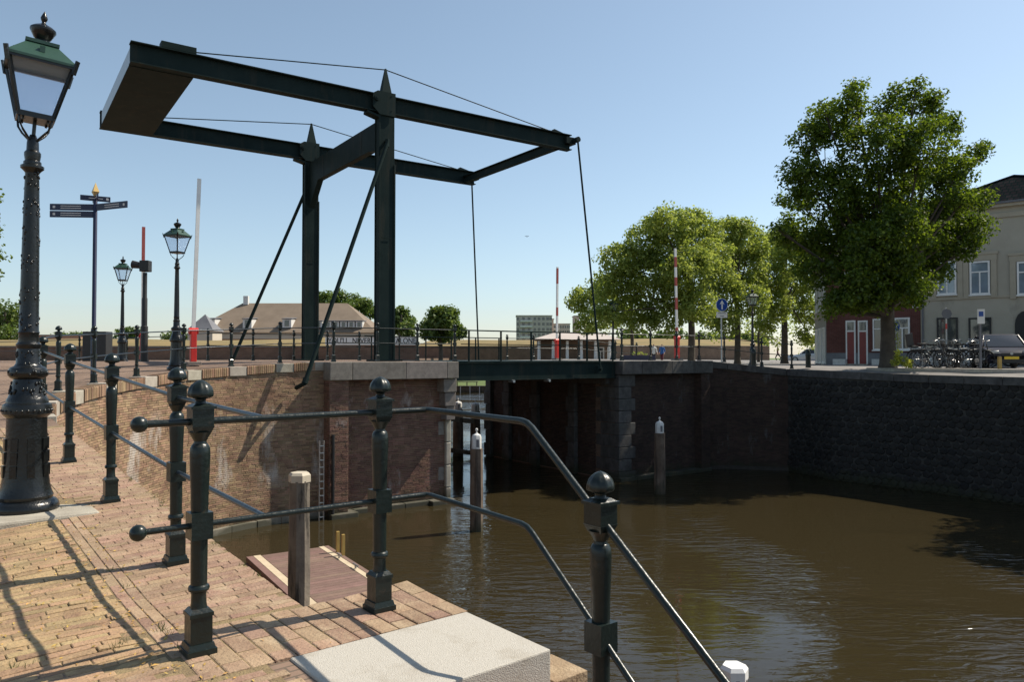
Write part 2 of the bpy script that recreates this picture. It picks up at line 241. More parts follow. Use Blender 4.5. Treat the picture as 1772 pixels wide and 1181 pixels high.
# ------------------------------------------------------------ mesh builder
def ortho(d):
    d = Vector(d).normalized(); u = d.cross(Vector((0, 0, 1)))
    if abs(d.z) > 0.85: u = Vector((0, 1, 0)).cross(d)
    u.normalize(); return u, u.cross(d).normalized()
class MB:
    def __init__(s): s.v = []; s.f = []; s.m = []
    def add(s, vs_, fs_, mi=0):
        n = len(s.v); s.v += [tuple(p) for p in vs_]; s.f += [tuple(n + i for i in f) for f in fs_]; s.m += [mi] * len(fs_)
        return s
    def hexa(s, p, mi=0):      # 8 points: bottom 4 ccw, top 4 ccw
        return s.add(p, [(3, 2, 1, 0), (4, 5, 6, 7), (0, 1, 5, 4), (1, 2, 6, 5), (2, 3, 7, 6), (3, 0, 4, 7)], mi)
    def box(s, c, sx, sy, sz, ang=0.0, mi=0, taper=1.0):
        ca, sa = math.cos(ang), math.sin(ang); p = []
        for z, k in ((-sz / 2, 1), (sz / 2, taper)):
            for x, y in ((-1, -1), (1, -1), (1, 1), (-1, 1)):
                X, Y = x * sx / 2 * k, y * sy / 2 * k
                p.append((c[0] + ca * X - sa * Y, c[1] + sa * X + ca * Y, c[2] + z))
        return s.hexa(p, mi)
    def bar(s, a, b, w, h, mi=0, up=(0, 0, 1)):
        a = Vector(a); b = Vector(b); d = (b - a).normalized(); u = d.cross(Vector(up))
        if u.length < 1e-4: u = Vector((1, 0, 0))
        u.normalize(); n = u.cross(d).normalized(); p = []
        for q in (a, b):
            p += [q - u * w / 2 - n * h / 2, q + u * w / 2 - n * h / 2, q + u * w / 2 + n * h / 2, q - u * w / 2 + n * h / 2]
        return s.hexa(p, mi)
    def tube(s, pts, r, seg=10, mi=0, caps=True):
        pts = [Vector(p) for p in pts]; rr = r if isinstance(r, (list, tuple)) else [r] * len(pts); n = len(s.v); rings = []
        for i, p in enumerate(pts):
            d0 = (p - pts[i - 1]).normalized() if i else None; d1 = (pts[i + 1] - p).normalized() if i < len(pts) - 1 else None
            d = (d0 + d1).normalized() if d0 and d1 else (d0 or d1); k = 1.0
            if d0 and d1: k = 1 / max(0.5, d.dot(d0))
            u, v = ortho(d)
            rings.append([p + (u * math.cos(2 * PI * j / seg) + v * math.sin(2 * PI * j / seg)) * rr[i] * (k if False else 1) for j in range(seg)])
        vs_ = [q for g in rings for q in g]; fs_ = []
        for i in range(len(pts) - 1):
            for j in range(seg):
                k = (j + 1) % seg; fs_.append((i * seg + j, i * seg + k, (i + 1) * seg + k, (i + 1) * seg + j))
        if caps: fs_ += [tuple(range(seg))[::-1], tuple((len(pts) - 1) * seg + j for j in range(seg))]
        return s.add(vs_, fs_, mi)
    def lathe(s, prof, c=(0, 0, 0), seg=24, mi=0, flutes=0, fd=0.0):
        vs_ = []; fs_ = []
        for r, z in prof:
            for j in range(seg):
                a = 2 * PI * j / seg; q = r * (1 + fd * abs(math.cos(flutes * a / 2))) if flutes else r
                vs_.append((c[0] + q * math.cos(a), c[1] + q * math.sin(a), c[2] + z))
        for i in range(len(prof) - 1):
            for j in range(seg):
                k = (j + 1) % seg; fs_.append((i * seg + j, i * seg + k, (i + 1) * seg + k, (i + 1) * seg + j))
        fs_ += [tuple(range(seg))[::-1], tuple((len(prof) - 1) * seg + j for j in range(seg))]
        return s.add(vs_, fs_, mi)
    def prism(s, poly, z0, z1, mi=0):     # poly xy ccw
        n = len(poly); vs_ = [(x, y, z0) for x, y in poly] + [(x, y, z1) for x, y in poly]
        fs_ = [tuple(range(n))[::-1], tuple(range(n, 2 * n))] + [(i, (i + 1) % n, n + (i + 1) % n, n + i) for i in range(n)]
        return s.add(vs_, fs_, mi)
    def slab(s, pts, dirv, mi=0):          # planar polygon extruded along dirv
        n = len(pts); a = [Vector(p) for p in pts]; d = Vector(dirv)
        fs_ = [tuple(range(n))[::-1], tuple(range(n, 2 * n))] + [(i, (i + 1) % n, n + (i + 1) % n, n + i) for i in range(n)]
        return s.add(a + [p + d for p in a], fs_, mi)
    def ball(s, c, r, seg=16, rings=10, sz=1.0, mi=0):
        prof = [(max(1e-4, r * math.sin(PI * i / rings)), -r * sz * math.cos(PI * i / rings)) for i in range(rings + 1)]
        return s.lathe(prof, c, seg, mi)
    def mesh(s, name, mats, off=None, smooth=False):
        me = bpy.data.meshes.new(name); v = s.v if off is None else [(p[0] - off[0], p[1] - off[1], p[2] - off[2]) for p in s.v]
        me.from_pydata(v, [], s.f)
        for m in (mats if isinstance(mats, (list, tuple)) else [mats]): me.materials.append(M[m] if isinstance(m, str) else m)
        if any(s.m): me.polygons.foreach_set('material_index', s.m)
        bm = bmesh.new(); bm.from_mesh(me); bmesh.ops.recalc_face_normals(bm, faces=bm.faces); bm.to_mesh(me); bm.free()
        if smooth:
            me.polygons.foreach_set('use_smooth', [True] * len(me.polygons)); me.set_sharp_from_angle(angle=rad(smooth if smooth is not True else 38))
        me.update(); return me
    def build(s, name, mats, parent=None, smooth=False, **kw):
        off = None
        if parent is not None:
            off = Vector((0, 0, 0)); p = parent
            while p is not None: off += p.location; p = p.parent
        o = bpy.data.objects.new(name, s.mesh(name, mats, off, smooth)); sc.collection.objects.link(o)
        if parent is not None: o.parent = parent
        for k, v_ in kw.items(): o[k] = v_
        return o
def link(name, me, parent=None, loc=(0, 0, 0), rot=(0, 0, 0), scl=None):
    o = bpy.data.objects.new(name, me); sc.collection.objects.link(o); o.location = loc; o.rotation_euler = rot
    if scl is not None: o.scale = scl
    if parent is not None: o.parent = parent
    return o
def thing(name, label, cat, loc=(0, 0, 0), rz=0.0, group=None):
    o = bpy.data.objects.new(name, None); sc.collection.objects.link(o); o.empty_display_size = 0.1
    o.location = loc; o.rotation_euler = (0, 0, rz); o['label'] = label; o['category'] = cat
    if group: o['group'] = group
    return o
def tag(o, label, cat, group=None):
    o['label'] = label; o['category'] = cat
    if group: o['group'] = group
    return o
def kids(o): return [c for c in bpy.data.objects if c.parent == o]
def dup(o, loc, rz=0.0, label=None, group=None, scl=None):
    def cp(a, par):
        c = a.copy(); sc.collection.objects.link(c)
        if par is not None: c.parent = par
        for ch in kids(a): cp(ch, c)
        return c
    r = cp(o, None); r.location = loc; r.rotation_euler = (0, 0, rz)
    if scl: r.scale = (scl,) * 3
    if label: r['label'] = label
    if group: r['group'] = group
    return r

# ------------------------------------------------------------ plan of the place (metres, camera at the origin)
U = Vector((0.824, 0.566, 0)); W = Vector((-0.568, 0.823, 0)); O = Vector((-3.95, 23.27, 0))
def B(s, w, z=0.0): p = O + U * s + W * w; return Vector((p.x, p.y, z))
A1 = Vector((0.776, 0.63, 0)).normalized(); A2 = Vector((-A1.y, A1.x, 0)); D0 = Vector((-2.035, 4.57, 0))
def Q(a, b, z=0.0): p = D0 + A1 * a + A2 * b; return Vector((p.x, p.y, z))
def qab(x, y): d = Vector((x, y, 0)) - D0; return d.dot(A1), d.dot(A2)
WATER = -4.6; DECK = -0.12
HY = [(-60, -1.28), (4.0, -1.28), (4.6, -1.24), (6, -1.145), (7.5, -1.04), (8.9, -0.93), (10.4, -0.83), (11.9, -0.72), (13.5, -0.61), (15.3, -0.53), (17.1, -0.44), (18.7, -0.34), (20.2, -0.25), (21.2, -0.17), (22, -0.12), (45, -0.12), (300, -0.12)]
def hy(y): return float(np.interp(y, [p[0] for p in HY], [p[1] for p in HY]))
def hleft(x, y):
    z = hy(y)
    a, b = qab(x, y)
    if y < 9 and a < -0.5: z += 0.02 * math.sin(1.7 * a + 0.6) * min(1, -a - 0.5) + 0.006 * math.sin(9 * b + 3 * a)
    if x < -12: z = min(z, -0.12 - 0.012 * min(20, (-12 - x)))
    return z
RP_ = [(8.1, 30.9), (8.9, 31.15), (11.2, 30.5), (12.06, 28.3), (14.2, 25.9), (15.9, 23.4), (17.4, 20.0), (19, 14), (19.5, 6), (19.5, -8)]
def hright(x, y):
    z = float(np.interp(x - 0.12 * max(0, y - 30), [3, 7.8, 11.2, 14.2, 16.5, 40], [-0.12, -0.15, -0.50, -0.62, -0.645, -0.62]))
    if x > 9:
        d = 1e9
        for (ax, ay), (bx, by) in zip(RP_, RP_[1:]):
            ux, uy = bx - ax, by - ay; t = max(0, min(1, ((x - ax) * ux + (y - ay) * uy) / (ux * ux + uy * uy))); d = min(d, math.hypot(x - ax - ux * t, y - ay - uy * t))
        t = max(0, min(1, (d - 3.7) / .5)) * min(1, (x - 9) / 3); z = z * (1 - t) - 0.45 * t
    return z
def catmull(P, n=8):
    P = [Vector(p) for p in P]; out = []
    for i in range(len(P) - 1):
        p0 = P[max(0, i - 1)]; p1 = P[i]; p2 = P[i + 1]; p3 = P[min(len(P) - 1, i + 2)]
        for k in range(n):
            t = k / n
            out.append(0.5 * ((2 * p1) + (p2 - p0) * t + (2 * p0 - 5 * p1 + 4 * p2 - p3) * t * t + (3 * p1 - p0 - 3 * p2 + p3) * t ** 3))
    out.append(P[-1]); return out
# rail stations from the landing up to the bridge
ST = [Q(0, 0), Q(0, 1.83), Q(0, 3.76), Q(0, 5.62), Vector((-6.72, 10.40, 0)), Vector((-7.60, 11.92, 0)), Vector((-8.15, 13.5, 0)), Vector((-8.51, 15.3, 0)),
      Vector((-8.54, 17.1, 0)), Vector((-8.28, 18.95, 0)), Vector((-7.57, 20.25, 0)), Vector((-6.58, 21.3, 0)), B(-1.84, -0.5)]
def offset(path, d):
    out = []
    for i, p in enumerate(path):
        t = (path[min(i + 1, len(path) - 1)] - path[max(i - 1, 0)]).normalized(); n = Vector((t.y, -t.x, 0)); out.append(p + n * d)
    return out
edge_sm = offset(catmull(ST[:-1] + [B(-1.84, -0.05)], 6), 0.30)                      # outer edge of the quay coping
i_end = len(edge_sm) - 1
while (edge_sm[i_end] - O).dot(U) > -2.1: i_end -= 1
wing = [Q(0.33, -1.14)] + edge_sm[:i_end + 1] + [B(-2.06, -0.36)]
RE = [B(9.14, -0.42), B(14.0, -0.42), Vector((8.9, 31.15, 0)), Vector((11.2, 30.5, 0)), Vector((12.06, 28.3, 0)), Vector((14.2, 25.9, 0)), Vector((15.9, 23.4, 0)), Vector((17.4, 20.0, 0)), Vector((19, 14, 0)), Vector((19.5, 6, 0)), Vector((19.5, -8, 0))]

def land(name, outline, hf, zb, mtop, step=1.2, label=None, zoff=-0.012, near=None):
    pts = [Vector((p[0], p[1])) for p in outline]; n = len(pts)
    edges = [(i, (i + 1) % n) for i in range(n)]
    # refine the outline
    P = []
    for i in range(n):
        a, b = pts[i], pts[(i + 1) % n]; k = max(1, int((b - a).length / (step * 2)))
        k = min(k, 40)
        P += [a + (b - a) * j / k for j in range(k)]
    m = len(P); E = [(i, (i + 1) % m) for i in range(m)]
    poly = [(p.x, p.y) for p in pts]
    def inside(x, y):
        c = False; j = n - 1
        for i in range(n):
            xi, yi = poly[i]; xj, yj = poly[j]
            if (yi > y) != (yj > y) and x < (xj - xi) * (y - yi) / (yj - yi) + xi: c = not c
            j = i
        return c
    if near:
        x0, x1, y0, y1, st = near; x = x0
        while x < x1:
            y = y0
            while y < y1:
                if inside(x, y): P.append(Vector((x + 0.013, y + 0.017)))
                y += st
            x += st
    r = delaunay_2d_cdt(P, E, [], 1, 1e-4)
    V, F = r[0], r[2]; mb = MB()
    mb.add([(p.x, p.y, hf(p.x, p.y) + zoff) for p in V], [tuple(f) for f in F], 0)
    for i in range(m):
        a, b = P[i], P[(i + 1) % m]
        mb.add([(a.x, a.y, hf(a.x, a.y) + zoff), (b.x, b.y, hf(b.x, b.y) + zoff), (b.x, b.y, zb), (a.x, a.y, zb)], [(0, 1, 2, 3)], 1)
    o = mb.build(name, [mtop, 'skirt']); o['kind'] = 'structure'
    return o

left_outline = [(-95, -12), tuple(Q(0.0, -16)[:2]), tuple(Q(0.0, -1.725)[:2]), tuple(Q(0.925, -1.725)[:2]), tuple(Q(0.925, -1.13)[:2])] + [(p.x, p.y) for p in wing] + \
    [tuple(B(-2.04, -0.33)[:2]), tuple(B(2.08, -0.33)[:2]), tuple(B(2.08, 7.3)[:2]), (-6.6, 48), (-10.5, 97), (-11, 140), (-95, 140)]
plaza = land('quay_pavement', left_outline, hleft, -5.4, 'plaza', 1.2, near=(-12, 2, 1, 24, 0.45))
right_outline = [tuple(B(9.14, 8.0)[:2])] + [(p.x, p.y) for p in RE] + [(120, -8), (120, 140), (8.0, 140), (7.0, 97), (3.0, 47)]
street = land('street', right_outline, hright, -5.4, 'street', 1.5, near=(0, 40, 20, 60, 0.9))
far = land('far_bank', [(-600, 100), (400, 99), (2500, 99), (2500, 3200), (-2500, 3200), (-2500, 100)], lambda x, y: float(np.interp(y, [99, 103, 112, 4000], [-3.9, -3.65, -3.5, -3.4])), -5.2, 'grass', 30, near=(-80, 80, 100, 116, 3))
mb = MB(); mb.add([(-3000, -400, WATER), (3000, -400, WATER), (3000, 3400, WATER), (-3000, 3400, WATER)], [(0, 1, 2, 3)]); o = mb.build('canal_water', 'water'); o['kind'] = 'structure'
mb = MB(); mb.add([(-3100, -500, -7.5), (3100, -500, -7.5), (3100, 3400, -7.5), (-3100, 3400, -7.5)], [(0, 1, 2, 3)]); o = mb.build('canal_bed', 'sand'); o['kind'] = 'structure'

# ------------------------------------------------------------ brick pieces
def unit_brick(name, m, ch=0.06):
    """unit brick: x length, y outward thickness, z height; front face chamfered"""
    mb = MB(); c = ch
    mb.add([(-.5, 0, -.5), (.5, 0, -.5), (.5, 0, .5), (-.5, 0, .5), (-.5, .8, -.5), (.5, .8, -.5), (.5, .8, .5), (-.5, .8, .5),
            (-.5 + c * .35, 1, -.5 + c), (.5 - c * .35, 1, -.5 + c), (.5 - c * .35, 1, .5 - c), (-.5 + c * .35, 1, .5 - c)],
           [(0, 1, 5, 4), (1, 2, 6, 5), (2, 3, 7, 6), (3, 0, 4, 7), (4, 5, 9, 8), (5, 6, 10, 9), (6, 7, 11, 10), (7, 4, 8, 11), (8, 9, 10, 11)])
    return mb.mesh(name, m)
UV = np.array([(-.5, 0, -.5), (.5, 0, -.5), (.5, 0, .5), (-.5, 0, .5), (-.5, .8, -.5), (.5, .8, -.5), (.5, .8, .5), (-.5, .8, .5), (-.48, 1, -.44), (.48, 1, -.44), (.48, 1, .44), (-.48, 1, .44)])
UF = [(4, 5, 1, 0), (5, 6, 2, 1), (6, 7, 3, 2), (7, 4, 0, 3), (8, 9, 5, 4), (9, 10, 6, 5), (10, 11, 7, 6), (11, 8, 4, 7), (11, 10, 9, 8)]
def place_pieces(pieces, parent, name, m, limit=300, unit=None, plural=None):
    """pieces: (centre, X axis, Y outward axis, Z axis, length, thick, height). The ones that show largest become parts, the rest one stuff part"""
    base = parent.location
    def score(p):
        c = p[0]; d = c.length; ex, ey = c.x / max(c.y, .1), c.z / max(c.y, .1)
        vis = c.y > 0.3 and abs(ex) < 0.69 and -0.45 < ey < 0.6
        f = abs(c.normalized().dot(p[2]))
        return (p[4] * p[6] * f / d ** 2) if vis else 0.0
    order = sorted(range(len(pieces)), key=lambda i: -score(pieces[i])); unit = unit or unit_brick(name, m)
    for i in order[:limit]:
        c, X, Y, Z, l, t, h = pieces[i]; Z = X.cross(Y)
        R = Matrix((X, Y, Z)).transposed()
        link(name, unit, parent, c - base, R.to_euler(), (l, t, h))
    rest = order[limit:]
    if rest:
        n = len(rest); V = np.zeros((n, 12, 3))
        for k, i in enumerate(rest):
            c, X, Y, Z, l, t, h = pieces[i]; A = np.array([X * l, Y * t, Z * h]); V[k] = UV @ A + np.array(c - base)
        me = bpy.data.meshes.new(name + '_mass'); F = (np.array([f for f in UF])[None] + (np.arange(n) * 12)[:, None, None]).reshape(-1, 4)
        me.from_pydata(V.reshape(-1, 3).tolist(), [], F.tolist()); me.materials.append(M[m] if isinstance(m, str) else m)
        bm = bmesh.new(); bm.from_mesh(me); bmesh.ops.recalc_face_normals(bm, faces=bm.faces); bm.to_mesh(me); bm.free()
        o = link(plural or name + 's', me, parent); o['kind'] = 'stuff'

def wall_bricks(path, ztop, zbot, out_sign=1, L_=0.205, H_=0.0545, joint=0.008, thick=0.012, jit=0.35, half=True):
    """courses of bricks along a polyline; ztop may be a function of arc position"""
    P = [Vector((p[0], p[1], 0)) for p in path]; cum = [0]
    for a, b in zip(P, P[1:]): cum.append(cum[-1] + (b - a).length)
    tot = cum[-1]; pieces = []; ntop = int((max(ztop(0), ztop(tot), ztop(tot / 2)) + 0.0 - zbot) / H_) + 1
    for r in range(ntop):
        z = zbot + (r + .5) * H_; t = -(0.5 if r % 2 else 0) * L_; t -= random.uniform(0, .06)
        while t < tot:
            l = L_ * random.choice((.5, .98, 1.0, 1.0, 1.0, 1.0, 1.02))
            a, b = max(t, 0), min(t + l, tot); t += l
            if b - a < 0.03: continue
            c = (a + b) / 2
            if z + H_ / 2 > ztop(c): continue
            i = max(0, min(len(P) - 2, int(np.searchsorted(cum, c)) - 1)); d = (P[i + 1] - P[i]).normalized(); q = P[i] + d * (c - cum[i])
            n = Vector((d.y, -d.x, 0)) * out_sign
            j = random.uniform(-1, 1) * jit
            Z = Vector((0, 0, 1)); X = d * out_sign
            pieces.append((Vector((q.x, q.y, z + random.uniform(-.0015, .0015))) + n * 0.001, X if True else d, n, Z, b - a - joint * .6, thick * (1 + j), H_ - joint * 1.15 * (0.9 + random.random() * .3)))
    return pieces, cum, P

# --- paving on the landing and beside the lamp
def inpoly(x, y, poly):
    c = False; j = len(poly) - 1
    for i in range(len(poly)):
        xi, yi = poly[i]; xj, yj = poly[j]
        if (yi > y) != (yj > y) and x < (xj - xi) * (y - yi) / (yj - yi) + xi: c = not c
        j = i
    return c
Zup = Vector((0, 0, 1)); pieces = []; pieces2 = []; pieces3 = []
def ground_n(x, y):
    e = 0.05; gx = (hleft(x + e, y) - hleft(x - e, y)) / (2 * e); gy = (hleft(x, y + e) - hleft(x, y - e)) / (2 * e)
    return Vector((-gx, -gy, 1)).normalized()
LAMPP = Vector((-3.69, 5.72, 0))
def add_paver(lst, a, b, ax, l, wd, jz):
    p = Q(a, b); x, y = p.x, p.y
    if abs(x) > 0.78 * y + 0.8 or y > 9.6 or y < 1.6: return
    if (p - LAMPP).length < 0.42: return
    n = ground_n(x, y); z = hleft(x, y)
    X = (A1 if ax == 0 else A2).copy(); X.rotate(Matrix.Rotation(random.uniform(-.012, .012) * (1 if lst is not pieces2 else 2.2), 3, 'Z'))
    X = (X - n * X.dot(n)).normalized(); Zx = n.cross(X) * -1
    tk = 0.012 + random.uniform(-.5, .5) * jz
    n2 = (n + X * random.uniform(-jz, jz) * 3 + Zx * random.uniform(-jz, jz) * 6).normalized()
    lst.append((Vector((x, y, z - 0.012)), X, n2, Zx, l, tk, wd))
b = -3.4; r = 0
while b < 6.2:                                        # running bond, rows perpendicular to the quay
    a = (-0.275 if b > -1.5 else -0.70) - (0.105 if r % 2 else 0); a0_ = -0.28 if b > -1.5 else -0.70
    if True: a -= random.uniform(0, .07)
    while a < 0.33:
        l = min(random.uniform(.196, .214), 0.325 - a); l_full = l
        if l > 0.06:
            ac = a + l / 2
            ok = not (b < -1.08 and b > -1.745 and ac > -0.40) and not (b <= -1.70 and ac + l / 2 > 0.012)
            if a < a0_: l = a + l - a0_; ac = a0_ + l / 2
            if ok and ac < 0.31 and l > .05: add_paver(pieces, ac, b, 0, l - 0.004, 0.0525, 0.0025)
            l = l_full
        a += l_full if l > .06 else .213
    b += 0.0572; r += 1
a = -0.36; c = 0                                       # landing field in front of the stairs, larger stretchers set the other way
while a < 0.91:
    for k, (b0, b1) in enumerate(((-1.725, -1.53), (-1.53, -1.33), (-1.33, -1.13)) if c % 2 == 0 else ((-1.725, -1.62), (-1.62, -1.42), (-1.42, -1.235), (-1.235, -1.13))):
        if a < 0.33 or b1 <= -1.1: add_paver(pieces, a + 0.05, (b0 + b1) / 2, 1, b1 - b0 - 0.008, 0.092, 0.0035)
    a += 0.1; c += 1
b = -3.5; r = 0
while b < 6.5:                                         # older settled field round the lamp
    sh = random.uniform(-.03, .03) + (0.105 if r % 2 else 0); a = -4.2 - sh
    lim = -0.40 if b > -1.5 else -0.83
    while a < lim - .05:
        l = min(random.uniform(.19, .215), lim - a)
        add_paver(pieces2, a + l / 2, b + 0.02 * math.sin(a * 1.3), 0, l - 0.006, 0.0515, 0.004)
        a += l
    b += 0.0585; r += 1
b = -3.5
while b < 6.5:                                         # border course between the fields
    off_ = 0 if b > -1.45 else -0.425
    add_paver(pieces3, -0.31 + off_, b, 1, 0.203, 0.053, 0.004); add_paver(pieces3, -0.367 + off_, b + 0.1, 1, 0.203, 0.053, 0.004); b += 0.208
place_pieces(pieces + pieces3, plaza, 'paving_brick', 'paver', 190)
place_pieces(pieces2, plaza, 'worn_paving_brick', 'paver2', 110)
# sand under the bricks shows in the joints
mb = MB()
for i in range(60):
    for j in range(44):
        b0 = -3.5 + i * 0.165; a0 = -4.3 + j * 0.105
        cs = [(a0, b0), (a0 + .105, b0), (a0 + .105, b0 + .165), (a0, b0 + .165)]
        if a0 + .105 > 0.33: continue
        if b0 < -1.725 and a0 + .105 > 0.0: continue
        pts = [Q(*q) for q in cs]
        if abs(pts[0].x) > 0.8 * pts[0].y + 1 or pts[0].y > 9.9 or pts[0].y < 1.2: continue
        mb.add([(p.x, p.y, hleft(p.x, p.y) - 0.0045) for p in pts], [(0, 1, 2, 3)])
o = mb.build('joint_sand', 'sand', plaza); o['kind'] = 'stuff'
# blossom litter
mb = MB()
for i in range(5200):
    a = random.triangular(-4.0, 0.25, -1.3) if i % 6 else random.uniform(-.55, -.2); b = random.uniform(-3.3, 6.0)
    if a > -0.25 and random.random() < 0.9: continue
    p = Q(a, b)
    if abs(p.x) > 0.75 * p.y + 0.3 or p.y < 1.8: continue
    k = math.sin(5.1 * a + 2 * b) + math.sin(2.3 * b - 3 * a)
    if k < random.uniform(-2.2, 1.6): continue
    z = hleft(p.x, p.y) + random.uniform(0, .003); s_ = random.uniform(.003, .008); th = random.uniform(0, PI); e = random.uniform(1, 2.5)
    dx, dy = math.cos(th) * s_ * e, math.sin(th) * s_ * e; nx, ny = -math.sin(th) * s_ * .7, math.cos(th) * s_ * .7
    mb.add([(p.x - dx, p.y - dy, z), (p.x + nx, p.y + ny, z + .004), (p.x + dx, p.y + dy, z + random.uniform(0, .006)), (p.x - nx, p.y - ny, z + .001)], [(0, 1, 2, 3)])
o = mb.build('fallen_blossom', 'litter'); o['kind'] = 'stuff'; o['label'] = 'yellow fallen blossom scattered over the worn bricks beside the lamp'

wd = []
for i in range(48):
    if i % 3 == 0: a, b_ = -0.335 + random.uniform(-.02, .02), random.uniform(-1.4, 6)
    elif i % 3 == 1: a, b_ = random.uniform(-3, -.4), random.choice([-1.1, .3, 1.6, 2.9]) + random.uniform(-.05, .05)
    else: a, b_ = 0.30 + random.uniform(-.03, .02), random.uniform(-1, 6)
    p = Q(a, b_); wd.append((p.x, p.y, hleft(p.x, p.y)))
mb = MB()
for (x, y, z) in wd:
    for k in range(9):
        t = random.uniform(0, 2 * PI); h_ = random.uniform(.012, .04); ox, oy = random.uniform(-.02, .02), random.uniform(-.02, .02); r_ = random.uniform(.006, .02)
        mb.add([(x + ox - .0015, y + oy, z - .003), (x + ox + .0015, y + oy, z - .003), (x + ox + math.cos(t) * r_, y + oy + math.sin(t) * r_, z + h_)], [(0, 1, 2)])
o = mb.build('joint_weeds', 'grass'); o['kind'] = 'stuff'; o['label'] = 'small tufts of grass growing in the paving joints'

# --- stone stairs down to the pontoon
stairs = thing('stone_stairs', 'pale granite top block with brick steps going down to the water', 'stairs', Q(0, -1.725, -1.28))
def qbox(a0, a1, b0, b1, z0, z1, bev=0.0):
    mb = MB(); p = [Q(a, b, z) for z in (z0, z1) for a, b in ((a0, b0), (a1, b0), (a1, b1), (a0, b1))]; mb.hexa(p); return mb
def bevel(o, w=0.006, seg=2):
    md = o.modifiers.new('bevel', 'BEVEL'); md.width = w; md.segments = seg; md.limit_method = 'ANGLE'; return o
bevel(qbox(0.0, 0.925, -2.36, -1.725, -1.75, -1.28).build('granite_block', 'block', stairs), 0.008)
for k in range(7):
    z = -1.28 - 0.165 * (k + 1); b1 = -2.362 - 0.25 * k
    bevel(qbox(-0.02, 0.945, b1 - 0.25, b1 - 0.002, -5.2, z).build('step', 'paver', stairs), 0.004)
for k in range(9):
    bevel(qbox(0.95, 1.15, -2.36 - 0.25 * k, -2.115 - 0.25 * k, -5.2, -1.43 - 0.165 * k).build('side_wall_block', 'paver', stairs), 0.004)

# ------------------------------------------------------------ brick quay walls
P_wing = wing; cumw = [0]
for a_, b_ in zip(P_wing, P_wing[1:]): cumw.append(cumw[-1] + (b_ - a_).length)
def wing_z(t):
    i = max(0, min(len(P_wing) - 2, int(np.searchsorted(cumw, t)) - 1)); d = (P_wing[i + 1] - P_wing[i]).normalized(); q = P_wing[i] + d * (t - cumw[i])
    return hleft(q.x - 0.0, q.y)
wingwall = thing('quay_wall', 'curved sunlit brick quay wall left of the bridge with white stains', 'wall', Vector((-7.5, 15, WATER)))
mb = MB()                                              # core with mortar face
oc = [Vector((p.x, p.y, 0)) for p in P_wing]
for i in range(len(oc) - 1):
    a, b = oc[i], oc[i + 1]
    mb.add([(a.x, a.y, -5.3), (b.x, b.y, -5.3), (b.x, b.y, hleft(b.x, b.y) - .03), (a.x, a.y, hleft(a.x, a.y) - .03)], [(0, 1, 2, 3)])
mb2 = MB(); n_ = offset(oc, 0.003)
for i in range(len(n_) - 1):
    a, b = n_[i], n_[i + 1]; mb2.add([(a.x, a.y, -5.3), (b.x, b.y, -5.3), (b.x, b.y, hleft(b.x, b.y) - .03), (a.x, a.y, hleft(a.x, a.y) - .03)], [(0, 1, 2, 3)])
mb2.build('mortar_bed', 'mortar', wingwall)
bi_ = min(range(len(oc)), key=lambda i: (oc[i] - ST[4]).length); posts_t0 = cumw[bi_] - .25
pcs, cum_, PP = wall_bricks([tuple(p) for p in offset(oc, 0.003)], lambda t: wing_z(t) - (0.235 if t > posts_t0 else 0.02), WATER + 0.16)
place_pieces(pcs, wingwall, 'brick', 'wbrick', 300)
# coping: upright bricks with pale stones under the railing posts
cap = []; t = 3.0; posts_t = []
for s_ in ST:
    best = min(range(len(PP)), key=lambda i: (PP[i] - s_).length); posts_t.append(cum_[best])
def at_t(t):
    i = max(0, min(len(PP) - 2, int(np.searchsorted(cum_, t)) - 1)); d = (PP[i + 1] - PP[i]).normalized(); q = PP[i] + d * (t - cum_[i]); return q, d
tot_w = cum_[-1]; t = posts_t[4] + .27
while t < tot_w - 0.03:
    near_ = min(abs(t - q) for q in posts_t[4:])
    if near_ > 0.28:
        q, d = at_t(t); n = Vector((d.y, -d.x, 0)); z = hleft(q.x, q.y)
        cap.append((Vector((q.x, q.y, z - 0.115)) - n * 0.02, d, n, Vector((0, 0, 1)), 0.052, 0.075 + random.uniform(-.004, .004), 0.235))
        cap.append((Vector((q.x, q.y, z - 0.012)) - n * 0.12, d, Vector((0, 0, 1)), -n, 0.052, 0.018 + random.uniform(-.002, .003), 0.235))
    t += 0.063
place_pieces(cap, wingwall, 'coping_brick', 'wbrick', 120)
for k in range(4, len(posts_t) - 0):
    t = min(posts_t[k], tot_w - 0.3); q, d = at_t(t); n = Vector((d.y, -d.x, 0)); z = hleft(q.x, q.y); mb = MB()
    p = [q + d * x + n * y + Vector((0, 0, z + zz)) for zz in (-0.24, 0.008) for x, y in ((-.26, .05), (.26, .05), (.26, -.33), (-.26, -.33))]
    bevel(mb.hexa([p[0], p[3], p[2], p[1], p[4], p[7], p[6], p[5]]).build('coping_stone', 'lightstone', wingwall), 0.01)
t = 0.4                                                # footing stones at the water line
while t < tot_w - 0.2:
    l = 0.78 + random.uniform(-.08, .08); q, d = at_t(min(t + l / 2, tot_w)); n = Vector((d.y, -d.x, 0)); mb = MB(); l2 = l - 0.015
    p = [q + d * x + n * y + Vector((0, 0, zz)) for zz in (-5.2, WATER + 0.165 + random.uniform(-.01, .01)) for x, y in ((-l2 / 2, -.05), (l2 / 2, -.05), (l2 / 2, .13), (-l2 / 2, .13))]
    bevel(mb.hexa(p).build('footing_stone', 'lightstone', wingwall), 0.012); t += l
# stone strip where the coping starts beside the ramp
for k in range(6):
    t = posts_t[3] - 0.2 + k * 0.24
    q, d = at_t(t)

